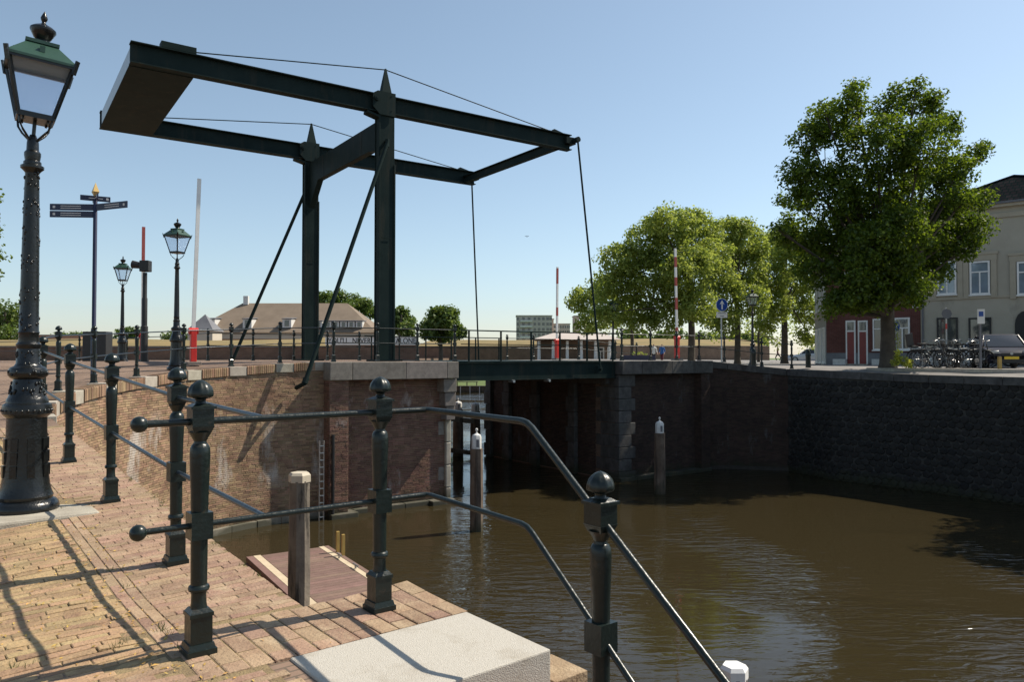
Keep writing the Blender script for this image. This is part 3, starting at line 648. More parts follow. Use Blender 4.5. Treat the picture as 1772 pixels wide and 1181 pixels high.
def pier(label, s0, s1, pil, quoin, parent_loc, mname, mort, wface=-0.42):
    w = thing('bridge_pier', label, 'pier', parent_loc)
    mb = MB(); f = wface - 0.004
    def face(s_a, s_b, wf, zt=-0.60):
        mb.add([B(s_a, wf, -5.3), B(s_b, wf, -5.3), B(s_b, wf, zt), B(s_a, wf, zt)], [(0, 1, 2, 3)])
    face(s0, s1, f)
    pa, pb = pil
    ww = -0.80
    mb.hexa([B(pa, ww + .012, -5.3), B(pb, ww + .012, -5.3), B(pb, wface, -5.3), B(pa, wface, -5.3), B(pa, ww + .012, -.6), B(pb, ww + .012, -.6), B(pb, wface, -.6), B(pa, wface, -.6)])
    mb.build('mortar_bed', mort, w)
    zt = lambda t: -0.655
    allp = []
    a, b = (max(s0, pb), s1) if pa <= s0 + 1e-3 else (s0, min(s1, pa))
    allp += wall_bricks([B(a, f), B(b, f)], zt, WATER + 0.05)[0]
    allp += wall_bricks([B(pa, ww + .01), B(pb, ww + .01)], zt, WATER + 0.05)[0]
    allp += wall_bricks([B(pa, wface + 0.0), B(pa, ww + .01)], zt, WATER + 0.05)[0]
    allp += wall_bricks([B(pb, ww + .01), B(pb, wface)], zt, WATER + 0.05)[0]
    return w, allp
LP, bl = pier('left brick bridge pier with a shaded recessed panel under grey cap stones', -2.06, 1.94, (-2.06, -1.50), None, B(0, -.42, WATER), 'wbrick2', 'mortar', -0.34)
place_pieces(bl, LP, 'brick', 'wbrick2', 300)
def bhex(s0, s1, w0, w1, z0, z1): return MB().hexa([B(s0, w0, z0), B(s1, w0, z0), B(s1, w1, z0), B(s0, w1, z0), B(s0, w0, z1), B(s1, w0, z1), B(s1, w1, z1), B(s0, w1, z1)])
for a, b in ((-2.10, -1.43), (-1.42, 0.28), (0.29, 1.70), (1.71, 2.12)):
    bevel(bhex(a, b, -0.92, -0.20, -0.655, -0.135).build('cap_stone', 'granite', LP), 0.015)
z = -0.66; k = 0                                        # quoins of the left corner: three stepped blocks over a slim column
while z > -5.0:
    if k < 3: bevel(bhex(1.66 + .07 * k, 2.12, -0.80 + .05 * k, 0.5 if k % 2 == 0 else 0.25, z - .44, z - 0.012).build('quoin_stone', 'granite', LP), 0.02); h = .44
    else:
        h = .72; bevel(bhex(1.93, 2.11, -0.46, 0.25, max(z - h, -5.3), z - 0.012).build('quoin_stone', 'lightstone', LP), 0.03)
        if k % 2: bevel(bhex(1.70, 1.922, -0.362, -.1, z - .5, z - 0.06).build('quoin_stone', 'granite', LP), 0.02)
    z -= h; k += 1
for k in range(5):
    a = -2.06 + k * 0.83; bevel(bhex(a, a + 0.815, -0.98 if k == 0 else -0.60 if k < 4 else -0.82, -0.40, -5.3, WATER + 0.14).build('footing_stone', 'granite', LP), 0.02)
# inner face under the leaf, left
pcs = wall_bricks([B(2.083, -0.3), B(2.083, 7.3)], lambda t: -1.2, WATER + .05)[0]
place_pieces(pcs, LP, 'inner_brick', 'dbrick', 0)
bhex(1.6, 2.11, -0.20, 7.6, -1.15, -0.30).build('abutment_sill', 'granite', LP)

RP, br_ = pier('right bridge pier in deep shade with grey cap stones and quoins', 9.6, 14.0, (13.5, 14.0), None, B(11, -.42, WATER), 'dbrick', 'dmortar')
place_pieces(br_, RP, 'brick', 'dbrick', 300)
for a, b in ((9.10, 10.1), (10.11, 11.7), (11.71, 13.1), (13.11, 14.05)):
    bevel(bhex(a, b, -0.92, -0.20, -0.63, -0.135).build('cap_stone', 'granite_shade', RP), 0.015)
z = -0.64; k = 0
while z > -5.0:
    wide = k % 2 == 0
    bevel(bhex(9.12, 9.95 if wide else 9.75, -0.70, 0.35 if wide else 0.6, max(z - .45, -5.3), z - 0.012).build('quoin_stone', 'granite_shade', RP), 0.02); z -= .45; k += 1
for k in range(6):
    a = 9.1 + k * 0.83; bevel(bhex(a, a + 0.815, -0.82, -0.40, -5.3, WATER + 0.14).build('footing_stone', 'granite_shade', RP), 0.02)
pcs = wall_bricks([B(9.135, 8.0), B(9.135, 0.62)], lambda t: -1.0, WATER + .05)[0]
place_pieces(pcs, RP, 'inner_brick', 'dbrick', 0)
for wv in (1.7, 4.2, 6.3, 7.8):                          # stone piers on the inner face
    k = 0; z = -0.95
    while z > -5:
        bevel(bhex(8.95, 9.14, wv, wv + (0.55 if k % 2 else 0.42), max(z - .6, -5.3), z - .012).build('pilaster_stone', 'granite_shade', RP), 0.015); z -= .6; k += 1
bhex(8.9, 9.4, -0.20, 8.0, -1.0, -0.30).build('abutment_sill', 'granite_shade', RP)

# right quay: brick stretch then basalt rubble
rq = thing('quay_wall', 'shaded brick quay wall between the right pier and the rubble wall', 'wall', Vector((9.5, 31, WATER)))
path = [RE[1], RE[2], RE[3]]
mb = MB()
for a, b in zip(path, path[1:]): 
    mb.add([(a.x, a.y - .003, -5.3), (b.x, b.y - .003, -5.3), (b.x, b.y - .003, hright(b.x, b.y) - .05), (a.x, a.y - .003, hright(a.x, a.y) - .05)], [(0, 1, 2, 3)])
mb.build('mortar_bed', 'dmortar', rq)
def rz_of(pth):
    c = [0]
    for a, b in zip(pth, pth[1:]): c.append(c[-1] + (b - a).length)
    def f(t, drop=0.24):
        i = max(0, min(len(pth) - 2, int(np.searchsorted(c, t)) - 1)); d = (pth[i + 1] - pth[i]).normalized(); q = pth[i] + d * (t - c[i]); return hright(q.x, q.y) - drop
    return f, c
f_, c_ = rz_of(path)
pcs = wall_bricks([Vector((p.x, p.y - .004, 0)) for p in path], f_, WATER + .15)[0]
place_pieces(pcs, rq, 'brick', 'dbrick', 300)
rb = thing('rubble_wall', 'near black basalt rubble quay wall below the parked bicycles', 'wall', Vector((14, 26, WATER)))
rpath = [RE[3], RE[4], RE[5], RE[6], RE[7], RE[8]]
mb = MB()
for a, b in zip(rpath, rpath[1:]):
    n = Vector(((b - a).y, -(b - a).x, 0)).normalized() * .004
    mb.add([(a.x + n.x, a.y + n.y, -5.3), (b.x + n.x, b.y + n.y, -5.3), (b.x + n.x, b.y + n.y, hright(b.x, b.y) - .05), (a.x + n.x, a.y + n.y, hright(a.x, a.y) - .05)], [(0, 1, 2, 3)])
mb.build('mortar_bed', 'rmortar', rb)
def stone_mesh(name, seed):
    rnd = random.Random(seed); n = rnd.choice([5, 6, 6, 7]); vs_ = []; rings = [(1.0, 0.0), (0.98, 0.5), (0.80, 0.92), (0.4, 1.0)]
    ph = rnd.random() * 6; rr = [0.5 * rnd.uniform(.86, 1.06) for _ in range(n)]; m_ = MB()
    for k, y in rings:
        for j in range(n): a = ph + 2 * PI * j / n; vs_.append((rr[j] * k * math.cos(a), y + rnd.uniform(-.05, .05) * (y > .8), rr[j] * k * math.sin(a)))
    fs_ = [(i * n + j, i * n + (j + 1) % n, (i + 1) * n + (j + 1) % n, (i + 1) * n + j) for i in range(3) for j in range(n)] + [tuple(3 * n + j for j in range(n))]
    m_.add(vs_, fs_); return m_
f_, c_ = rz_of(rpath); stones = []; H = 0.235; Lr = 0.275; row = 0; z = WATER + 0.02
while z < -0.7:
    t = -(row % 2) * Lr / 2
    while t < c_[-1]:
        tt = t + Lr / 2 + random.uniform(-.03, .03)
        if 0 < tt < c_[-1] and z + H / 2 < f_(tt, 0.30):
            i = max(0, min(len(rpath) - 2, int(np.searchsorted(c_, tt)) - 1)); d = (rpath[i + 1] - rpath[i]).normalized(); q = rpath[i] + d * (tt - c_[i]); n = Vector((d.y, -d.x, 0))
            stones.append((Vector((q.x, q.y, z + H / 2 + random.uniform(-.02, .02))) + n * .002, d, n, Lr * random.uniform(.98, 1.18), random.uniform(.03, .06), H * random.uniform(1.02, 1.22)))
        t += Lr
    z += H * 0.93; row += 1
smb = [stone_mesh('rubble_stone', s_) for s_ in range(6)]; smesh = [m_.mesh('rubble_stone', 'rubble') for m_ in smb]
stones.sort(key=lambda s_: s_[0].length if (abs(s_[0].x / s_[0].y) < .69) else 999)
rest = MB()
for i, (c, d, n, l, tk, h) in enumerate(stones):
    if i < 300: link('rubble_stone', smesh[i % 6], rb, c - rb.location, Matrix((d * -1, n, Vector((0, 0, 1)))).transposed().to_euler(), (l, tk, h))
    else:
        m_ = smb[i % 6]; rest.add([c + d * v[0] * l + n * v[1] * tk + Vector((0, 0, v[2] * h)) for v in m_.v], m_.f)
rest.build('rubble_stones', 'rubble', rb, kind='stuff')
# coping of the right quay
for pth, par, nm in ((path, rq, 'coping_stone'), (rpath, rb, 'coping_stone')):
    f2, c2 = rz_of(pth); t = 0.0
    while t < c2[-1] - 0.1:
        l = min(1.15, c2[-1] - t); ptsq = []
        for tt in (t + .006, t + l - .006):
            i = max(0, min(len(pth) - 2, int(np.searchsorted(c2, tt)) - 1)); d = (pth[i + 1] - pth[i]).normalized(); q = pth[i] + d * (tt - c2[i]); n = Vector((d.y, -d.x, 0)); ptsq.append((q, n))
        (q0, n0), (q1, n1) = ptsq; z0 = hright(q0.x, q0.y); z1 = hright(q1.x, q1.y)
        mb = MB(); mb.hexa([q0 + n0 * .07 + Vector((0, 0, z0 - .25)), q1 + n1 * .07 + Vector((0, 0, z1 - .25)), q1 - n1 * .42 + Vector((0, 0, z1 - .25)), q0 - n0 * .42 + Vector((0, 0, z0 - .25)),
                            q0 + n0 * .07 + Vector((0, 0, z0 + .02)), q1 + n1 * .07 + Vector((0, 0, z1 + .02)), q1 - n1 * .42 + Vector((0, 0, z1 + .02)), q0 - n0 * .42 + Vector((0, 0, z0 + .02))])
        bevel(mb.build(nm, 'granite_shade', par), 0.01); t += l
# street kerb, a real step, between quay strip and roadway
kerb = offset([Vector((p.x, p.y, 0)) for p in catmull(RE[3:9], 5)], -3.95); mb = MB()
for a, b in zip(kerb, kerb[1:]):
    n = Vector(((b - a).y, -(b - a).x, 0)).normalized()
    za = zb = -.435
    mb.hexa([a + Vector((0, 0, za - .3)), b + Vector((0, 0, zb - .3)), b - n * .3 + Vector((0, 0, zb - .3)), a - n * .3 + Vector((0, 0, za - .3)),
             a + Vector((0, 0, za)), b + Vector((0, 0, zb)), b - n * .3 + Vector((0, 0, zb)), a - n * .3 + Vector((0, 0, za))])
o = mb.build('street_kerb', 'lightstone'); o['kind'] = 'structure'

# ------------------------------------------------------------ railings
def post_parts():
    P1 = MB()
    P1.box((0, 0, .012), .124, .124, .024).box((0, 0, .036), .114, .114, .024, taper=.9).box((0, 0, .105), .091, .091, .115).box((0, 0, .170), .100, .100, .016).box((0, 0, .186), .095, .095, .018, taper=.74)
    prof = [(.036, .19), (.032, .215), (.031, .25), (.033, .262), (.042, .268), (.045, .278), (.042, .288), (.034, .294), (.034, .31), (.035, .48), (.035, .50)]
    P1.lathe(prof, seg=20)
    P1.lathe([(.034, .60), (.036, .62), (.037, .70), (.041, .79), (.0425, .86), (.041, .885), (.034, .90), (.028, .905), (.026, .915), (.034, .93), (.048, .955)], seg=20)
    P1.box((0, 0, .965), .070, .070, .03, taper=1.35)
    P1.box((0, 0, .550), .090, .090, .115)
    P1.box((0, 0, 1.015), .090, .090, .085).box((0, 0, 1.062), .106, .106, .012).box((0, 0, 1.073), .094, .094, .012, taper=.6)
    P1.lathe([(.026, 1.078), (.021, 1.09), (.022, 1.097), (.030, 1.101)], seg=16)
    K = MB(); K.lathe([(.026, 1.101), (.038, 1.104), (.0495, 1.109), (.052, 1.117), (.0505, 1.132), (.045, 1.149), (.035, 1.163), (.021, 1.174), (.008, 1.180), (.001, 1.182)], seg=40, flutes=10, fd=0.075)
    return P1.mesh('railing_post', 'paint', smooth=30), K.mesh('post_knob', 'paint', smooth=50)
PM, KM = post_parts()
def rail_post(parent, p, ang=0, s=1.0):
    o = link('railing_post', PM, parent, p - parent.location, (0, 0, ang), (s,) * 3); link('post_knob', KM, o); return o
def rail(parent, pts, r=0.0145, name='rail_pipe', m='paint'): return MB().tube(pts, r, 12).build(name, m, parent, smooth=40)
angQ = math.atan2(A1.y, A1.x)
# landing railing A - B - bend - C
ar = -1.42
LR = thing('landing_railing', 'dark green iron railing at the front with ball ends and bent pipes down the stairs', 'railing', Q(-.27, ar, -1.28))
pA = Q(-.285, ar, -1.28); pB = Q(0.60, ar, -1.28); pC = Q(0.795, -2.79, -1.28 - 0.34)
rail_post(LR, pA, angQ); rail_post(LR, pB, angQ); rail_post(LR, pC, angQ)
for h in (1.0, 0.55):
    s_ = Q(-.50, ar, -1.28 + h); b1 = Q(0.885, ar, -1.28 + h); b2 = Q(0.815, -2.33, -1.28 + h)
    sl_ = (Q(0.795, -2.79) - Q(0.815, -2.33)).length; c = Q(0.795, -2.79, -1.28 + h - 0.34); dd = c - b2; e = b2 + dd * 3.6
    def rnd_c(p, q, r_, k=0.045):
        a = q + (p - q).normalized() * k; b = q + (r_ - q).normalized() * k; return [a, a * .25 + q * .5 + b * .25, b]
    rail(LR, [s_] + rnd_c(s_, b1, b2) + rnd_c(b1, b2, e) + [e], 0.0155 if h == 1.0 else 0.0135)
    MB().ball(Q(-.53, ar, -1.28 + h), .0345, sz=1.0).build('ball_end', 'paint', LR, smooth=60)
rail_post(LR, Q(0.745, -4.02, -1.28 - 1.25), angQ)
# quay railing up the ramp and round to the bridge
QR = thing('quay_railing', 'iron railing with pale worn pipes climbing from the landing along the quay to the bridge', 'railing', Q(0, 0, -1.24))
RS = [Vector((p.x, p.y, hleft(p.x, p.y))) for p in ST]
for i, p in enumerate(RS):
    d = (RS[min(i + 1, len(RS) - 1)] - RS[max(i - 1, 0)]); rail_post(QR, p, math.atan2(d.y, d.x))
for h in (1.0, 0.55):
    j = Q(0.0, ar, -1.28 + h)
    rail(QR, [j, RS[0] + Vector((0, 0, h))], .0135, m='railpipe')
    for a, b in zip(RS, RS[1:]): rail(QR, [a + Vector((0, 0, h)), b + Vector((0, 0, h))], .0135, m='railpipe')
# bridge railings near and far
def bridge_rail(lbl, w, extra_left, extra_right):
    R = thing('bridge_railing', lbl, 'railing', B(0, w, DECK)); ps = []
    for s_ in (-0.46, 0.88, 2.22): ps.append(B(s_, w, DECK))
    pr = [B(9.45, w, DECK), B(10.95, w, DECK), B(12.4, w, DECK), B(13.7, w, DECK)]
    L0 = extra_left; seq = L0 + ps
    for p in seq + pr + extra_right: rail_post(R, p, math.atan2(U.y, U.x))
    for h in (1.0, 0.55):
        for a, b in zip(seq, seq[1:]): rail(R, [a + Vector((0, 0, h)), b + Vector((0, 0, h))], .016)
        q = pr + extra_right
        for a, b in zip(q, q[1:]): rail(R, [a + Vector((0, 0, h)), b + Vector((0, 0, h))], .016)
    for k in range(6):
        s_ = 2.75 + k * 1.25; MB().bar(B(s_, w, DECK), B(s_, w, DECK + .98), .075, .03, up=tuple(U)).build('flat_post', 'steel', R)
    MB().bar(B(2.45, w, DECK + 1.0), B(9.15, w, DECK + 1.0), .06, .04).build('hand_rail', 'steel', R)
    MB().bar(B(2.45, w, DECK + .55), B(9.15, w, DECK + .55), .02, .03).build('mid_rail', 'steel', R)
    return R
nr = bridge_rail('near side bridge railing with knobbed posts and flat bars along the leaf', -0.5, [B(-1.84, -0.5, DECK)], [Vector((8.9, 31.5, -.2)), Vector((10.4, 31.3, -.38)), Vector((11.5, 30.9, -.47))])
fr_ = bridge_rail('far side bridge railing seen behind the portal posts', 7.15, [Vector((-26, 36, -.3)), Vector((-22.5, 34.6, -.26)), Vector((-19, 33, -.22)), Vector((-16.2, 31.6, -.18)), Vector((-13.6, 30.2, -.14)), B(-3.6, 7.15, DECK), B(-2.0, 7.15, DECK)], [Vector((5.3, 38.5, -.3)), Vector((6.8, 41, -.35))])

# ------------------------------------------------------------ the drawbridge
DB = thing('drawbridge', 'tall dark green steel drawbridge with counterweight box and hanging rods', 'drawbridge', B(0, 0, DECK))
WS = 6.65; ZB = 7.87                                    # spacing of the frames, beam axis height
def ibeam(name, s0, s1, w, z0, z1, h=0.56, fw=0.30, par=DB, axis='s'):
    mb = MB(); t = 0.03
    a = lambda s_, ww, z: B(s_, ww, z) if axis == 's' else B(ww, s_, z)
    for zc, hh, wd in ((h / 2 - t / 2, t, fw), (-h / 2 + t / 2, t, fw), (0, h - 2 * t - .002, .03)):
        p = []
        for (q0, zz) in ((s0, z0), (s1, z1)):
            p += [a(q0, w - wd / 2, zz + zc - hh / 2), a(q0, w + wd / 2, zz + zc - hh / 2), a(q0, w + wd / 2, zz + zc + hh / 2), a(q0, w - wd / 2, zz + zc + hh / 2)]
        mb.hexa(p)
    return mb.build(name, 'steel', par)
for w in (0.0, WS):
    bw = w
    # post as a box section with edge flanges
    pm = MB(); pm.hexa([B(s_, q, z) for z in (DECK, 8.22) for s_, q in ((-.255, w - .13), (.255, w - .13), (.255, w + .13), (-.255, w + .13))])
    for sg in (-1, 1):
        for sf in (-1, 1):
            pm.hexa([B(s_, q, z) for z in (DECK, 6.0 if sf > 0 else 8.22) for s_, q in ((sf * .255 - .03, w + sg * .145 - .012), (sf * .255 + .03, w + sg * .145 - .012), (sf * .255 + .03, w + sg * .145 + .012), (sf * .255 - .03, w + sg * .145 + .012))])
    post = bevel(pm.build('portal_post', 'steel', DB), .006, 1)
    bevel(MB().hexa([B(s_, q, z) for z in (DECK - .0, DECK + .05) for s_, q in ((-.45, w - .35), (.45, w - .35), (.45, w + .35), (-.45, w + .35))]).build('base_plate', 'steel', DB), .005, 1)
    MB().box(B(0, w - .152, 3.7), .30, .008, .02, math.atan2(U.y, U.x)).build('hatch_seam', 'steel', post)
    beam = ibeam('balance_beam', -7.17, 7.35, bw, ZB, ZB)
    for sg in (-1, 1):                                   # cheek plates around the pivot
        y0 = w + sg * .165
        ck = MB(); ck.slab([B(-.50, y0, 7.72), B(-.27, y0, 7.50), B(.258, y0, 7.50), B(.258, y0, 8.225), B(-.34, y0, 8.225), B(-.50, y0, 8.12)], W * sg * .03)
        cko = ck.build('cheek_plate', 'steel', post)
        for bs, bz in ((.12, 8.12), (.12, 7.66)):
            q0 = B(bs, y0, bz); MB().tube([q0, q0 + W * sg * .042], .018, 6).build('bolt', 'steel', cko)
        pv = MB(); q0 = B(-.38, y0, 7.98); pv.tube([q0, q0 + W * sg * .09], .085, 18); pv.tube([q0 + W * sg * .07, q0 + W * sg * .11], .045, 6); pv.build('pivot_pin', 'steel', post, smooth=40)
    bevel(MB().slab([B(-.66, w - .16, 7.50), B(-.25, w - .16, 7.40), B(-.25, w - .16, 7.47), B(-.66, w - .16, 7.575)], W * .32).build('seat_bracket', 'steel', post), .004, 1)
    # spike
    sp = MB(); sp.hexa([B(-.165, w - .13, 8.2), B(.165, w - .13, 8.2), B(.165, w + .13, 8.2), B(-.165, w + .13, 8.2), B(-.025, w - .02, 9.02), B(.025, w - .02, 9.02), B(.025, w + .02, 9.02), B(-.025, w + .02, 9.02)])
    sp.build('mast_spike', 'steel', post)
    # stays
    for q, zz in ((-5.62, 8.24), (6.62, 8.16)):
        MB().tube([B(0, w, 8.99), B(q, w, zz)], .018, 8).build('stay_rod', 'steel', DB)
    bevel(MB().slab([B(6.45, w - .06, 8.15), B(6.62, w - .06, 8.27), B(7.15, w - .06, 8.16), B(7.15, w - .06, 8.15)], W * .12).build('stay_lug', 'steel', beam), .004, 1)
    bevel(bhex(-6.45, -5.58, w - .15, w + .15, 8.152, 8.32).build('stay_box', 'steel', beam), .006, 1)
    # rod head at the beam end
    sg = -1 if w == 0 else 1
    hd = MB(); q0 = B(7.30, w + sg * .0, 7.93); hd.box(q0, .42, .36, .24, math.atan2(U.y, U.x)); q1 = B(7.42, w + sg * .15, 7.93); hd.tube([q1, q1 + W * sg * .30], .10, 14); hd.build('rod_head', 'steel', DB, smooth=40)
    MB().tube([B(7.45, w + sg * .36, 7.93), B(8.12, w + sg * .80, -.36)], .035, 10).build('hanger_rod', 'steel', DB, smooth=60)
    ft = MB(); ft.box(B(8.1, w + sg * .74, -.42), .16, .14, .26, math.atan2(U.y, U.x)); ft.tube([B(8.12, w + sg * .66, -.42), B(8.12, w + sg * .90, -.42)], .055, 12); ft.build('rod_anchor', 'steel', DB, smooth=40)
    # diagonal brace with its foot on the wall
    bt = B(-.05, w + sg * .25, 6.62); bf = B(-2.86, w + sg * .98, -.72)
    brm = MB().tube([bt, bf], [.062, .062], 12).build('diagonal_brace', 'steel', DB, smooth=60)
    MB().tube([bt + Vector((0, 0, .12)), bt - Vector((0, 0, .12))], .06, 10).tube([B(-.05, w, 6.68), bt + Vector((0, 0, .06))], .05, 10).build('brace_pin', 'steel', brm, smooth=40)
    f1 = MB().tube([bf + (bt - bf).normalized() * .16, bf], .085, 12); f1.tube([bf, B(-2.95, w + sg * .55, -.86)], .06, 10); f1.build('brace_foot', 'steel', brm, smooth=40)
# counterweight
cw = bevel(bhex(-7.12, -5.62, .155, WS - .155, 7.60, 8.14).build('counterweight', 'steel', DB), .01, 1)
bhex(-7.17, -5.60, .0 + .151, WS - .151, 7.575, 7.597).build('bottom_plate', 'steel', cw)
MB().hexa([B(s_, q, z) for z in (7.61, 8.10) for s_, q in ((-7.135, .2), (-7.122, .2), (-7.122, WS - .2), (-7.135, WS - .2))]).build('end_panel', 'galv', cw)
# portal cross beam with haunches
pb = MB(); z1, z0 = 7.45, 6.62
for q0 in (-.11,):
    pb.slab([B(q0, .132, z1), B(q0, WS - .132, z1), B(q0, WS - .132, 5.72), B(q0, WS - 1.02, z0), B(q0, 1.02, z0), B(q0, .132, 5.72 + .75)], U * .22)
pbo = bevel(pb.build('portal_beam', 'steel', DB), .008, 1)
for wv in (1.6, 5.0): MB().hexa([B(s_, q, z) for z in (z0 + .02, z1 - .02) for s_, q in ((-.114, wv), (.114, wv), (.114, wv + .02), (-.114, wv + .02))]).build('beam_seam', 'steel', pbo)
# end beam
ibeam('end_beam', .02, WS - .02, 6.85, ZB - .12, ZB - .12, .32, .2, axis='w')
# leaf
bevel(bhex(2.14, 9.08, -0.46, 7.1, -0.155, -0.122).build('deck_plate', 'steel', DB), .003, 1)
for w in (-0.52, 7.1): ibeam('leaf_girder', 2.14, 9.08, w, -.46, -.46, .60, .16)
for k in range(6):
    s_ = 2.5 + k * 1.24; MB().bar(B(s_, -.35, -.42), B(s_, 6.95, -.42), .12, .42).build('cross_girder', 'steel', DB)
for s_ in (4.4, 5.9):
    MB().tube([B(s_, -.7, -.80), B(s_, -.4, -.80)], .05, 8).build('leaf_lug', 'galv', DB)
# big wood planks seat under leaf
# ------------------------------------------------------------ street lamps
def lamp_proto(big=True, seg=28):
    L = thing('street_lamp', 'x', 'street lamp', (0, 0, 0), 0, 'old gas style street lamps with green lanterns')
    prof = [(.222, 0), (.226, .02), (.222, .045), (.205, .07), (.178, .085), (.185, .11), (.172, .14), (.160, .19), (.150, .27), (.143, .36), (.138, .46), (.134, .60), (.133, .70), (.150, .715), (.163, .73), (.165, .775), (.158, .80), (.140, .81), (.138, .835),
            (.128, .85), (.112, .90), (.100, .965), (.094, .99), (.115, 1.0), (.130, 1.02), (.133, 1.045), (.120, 1.075), (.092, 1.09), (.080, 1.11), (.078, 1.20), (.074, 1.22), (.082, 1.235), (.083, 1.255), (.070, 1.27), (.066, 1.33), (.072, 1.345), (.066, 1.36),
            (.063, 1.6), (.058, 2.0), (.052, 2.35), (.047, 2.56), (.050, 2.57), (.062, 2.585), (.078, 2.60), (.079, 2.618), (.060, 2.63), (.060, 2.65), (.050, 2.66), (.056, 2.70), (.056, 2.72), (.042, 2.74), (.040, 2.80), (.036, 2.82), (.020, 2.86)]
    pole = MB().lathe(prof, seg=seg).build('lamp_post', 'castiron', L, smooth=32)
    if big:
        panels = MB()
        for k in range(8):
            a = 2 * PI * k / 8
            for zz, r_ in ((.30, .150), (.40, .144), (.50, .140)):
                c, s_ = math.cos(a), math.sin(a); panels.box((c * r_, s_ * r_, zz), .012, .05, .09, a)
        for k in range(26):                                 # beaded collar
            a = 2 * PI * k / 26; panels.ball((math.cos(a) * .162, math.sin(a) * .162, .755), .012, 6, 4)
        rnd = random.Random(3)
        def rosettes(z0, z1, r0, r1, n):
            for k in range(n):
                a = rnd.uniform(0, 2 * PI); zz = rnd.uniform(z0, z1); r_ = r0 + (r1 - r0) * (zz - z0) / (z1 - z0)
                panels.ball((math.cos(a) * (r_ + .001), math.sin(a) * (r_ + .001), zz), rnd.uniform(.006, .011), 6, 4, 1.5)
        rosettes(.87, .97, .122, .100, 46); rosettes(1.02, 1.05, .130, .131, 24); rosettes(1.10, 1.20, .079, .077, 40)
        for zc in (1.42, 1.62, 1.86, 2.08, 2.30, 2.50): rosettes(zc - .07, zc + .07, .0635 - (zc - 1.4) * .014, .0635 - (zc - 1.3) * .014, 30)
        panels.build('cast_ornament', 'castiron', pole, smooth=60, kind='stuff')
    # scroll bracket
    for k in range(4):
        a = PI / 4 + k * PI / 2; c, s_ = math.cos(a), math.sin(a); R_ = lambda r_, z: (c * r_, s_ * r_, z)
        MB().tube([R_(.02, 2.78), R_(.05, 2.83), R_(.11, 2.88), R_(.150, 2.93), R_(.160, 2.98), R_(.145, 3.02), R_(.125, 3.0), R_(.118, 2.96)], .009, 8).build('scroll_bracket', 'castiron', L, smooth=60)
    MB().tube([(0, 0, 2.82), (0, 0, 3.0)], .014, 8).build('gas_pipe', 'castiron', L, smooth=60)
    # lantern: frame, panes, roof
    zb, zt = 2.99, 3.42; rb_, rt = .118, .218
    lan = MB().box((0, 0, zb), rb_ * 2 + .03, rb_ * 2 + .03, .022).build('lantern_base', 'castiron', L)
    fr = MB()
    cor = [(1, 1), (-1, 1), (-1, -1), (1, -1)]
    for (x, y) in cor:
        fr.bar((x * rb_, y * rb_, zb), (x * rt, y * rt, zt), .024, .024)
        fr.bar((x * (rt + .004), y * (rt + .004), zt - .055), (x * (rt + .026), y * (rt + .026), zt + .055), .034, .016)
    for i in range(4):
        (x0, y0), (x1, y1) = cor[i], cor[(i + 1) % 4]
        fr.bar((x0 * rt, y0 * rt, zt), (x1 * rt, y1 * rt, zt), .03, .03); fr.bar((x0 * rb_, y0 * rb_, zb + .02), (x1 * rb_, y1 * rb_, zb + .02), .02, .025)
    fr.build('lantern_frame', 'castiron', lan)
    for i in range(4):
        (x0, y0), (x1, y1) = cor[i], cor[(i + 1) % 4]; m_ = MB(); k0, k1 = rb_ - .004, rt - .004
        nx, ny = (x0 + x1) / 2, (y0 + y1) / 2
        m_.slab([(x0 * k0, y0 * k0, zb + .02), (x1 * k0, y1 * k0, zb + .02), (x1 * k1, y1 * k1, zt), (x0 * k1, y0 * k1, zt)], (-nx * .004, -ny * .004, 0)); m_.build('glass_pane', 'lampglass', lan)
    rf = MB(); rf.box((0, 0, zt + .014), (rt + .022) * 2, (rt + .022) * 2, .02)
    R0 = rt + .018; rf.hexa([(-R0, -R0, zt + .024), (R0, -R0, zt + .024), (R0, R0, zt + .024), (-R0, R0, zt + .024), (-.105, -.105, zt + .165), (.105, -.105, zt + .165), (.105, .105, zt + .165), (-.105, .105, zt + .165)])
    rf.box((0, 0, zt + .178), .235, .235, .026)
    for k in range(4): a = k * PI / 2; rf.box((math.cos(a) * .175, math.sin(a) * .175, zt + .10), .035, .035, .05, a)
    roof = rf.build('lantern_roof', 'roofgreen', L)
    MB().lathe([(.07, zt + .19), (.052, zt + .205), (.046, zt + .225), (.062, zt + .24), (.078, zt + .27), (.094, zt + .30), (.092, zt + .318), (.070, zt + .335), (.040, zt + .35), (.018, zt + .362), (.014, zt + .375), (.024, zt + .395), (.026, zt + .41), (.014, zt + .44), (.002, zt + .465)], seg=20).build('lantern_finial', 'castiron', roof, smooth=40)
    return L
lampA = lamp_proto(True, 36)
lampA.location = (LAMPP.x, LAMPP.y, hleft(LAMPP.x, LAMPP.y) + .01); lampA.rotation_euler = (0, rad(.4), 0)
for ch in kids(lampA):
    if ch.name.split('.')[0] != 'lamp_post':
        ch.matrix_local = Matrix.Translation((0, 0, 2.8)) @ Matrix.Rotation(rad(4.0), 4, 'Y') @ Matrix.Rotation(rad(36), 4, 'Z') @ Matrix.Scale(.94, 4) @ Matrix.Translation((0, 0, -2.8))
lampA['label'] = 'nearest ornate street lamp with big base at the left edge'
mb = MB(); q = LAMPP; zz = hleft(q.x, q.y)
for dx, dy, sx, sy, an in ((0, 0, .86, .86, angQ),): 
    slabo = bevel(MB().box((q.x, q.y, zz - .045), sx, sy, .11, an).build('lamp_footing_slab', 'lightstone', plaza), .02)
lampB = lamp_proto(False, 18)
lampB['label'] = 'middle street lamp just left of the striped barrier arm'
lampB.location = (-8.58, 19.2, hleft(-8.58, 19.2)); lampB.rotation_euler = (0, 0, rad(-20))
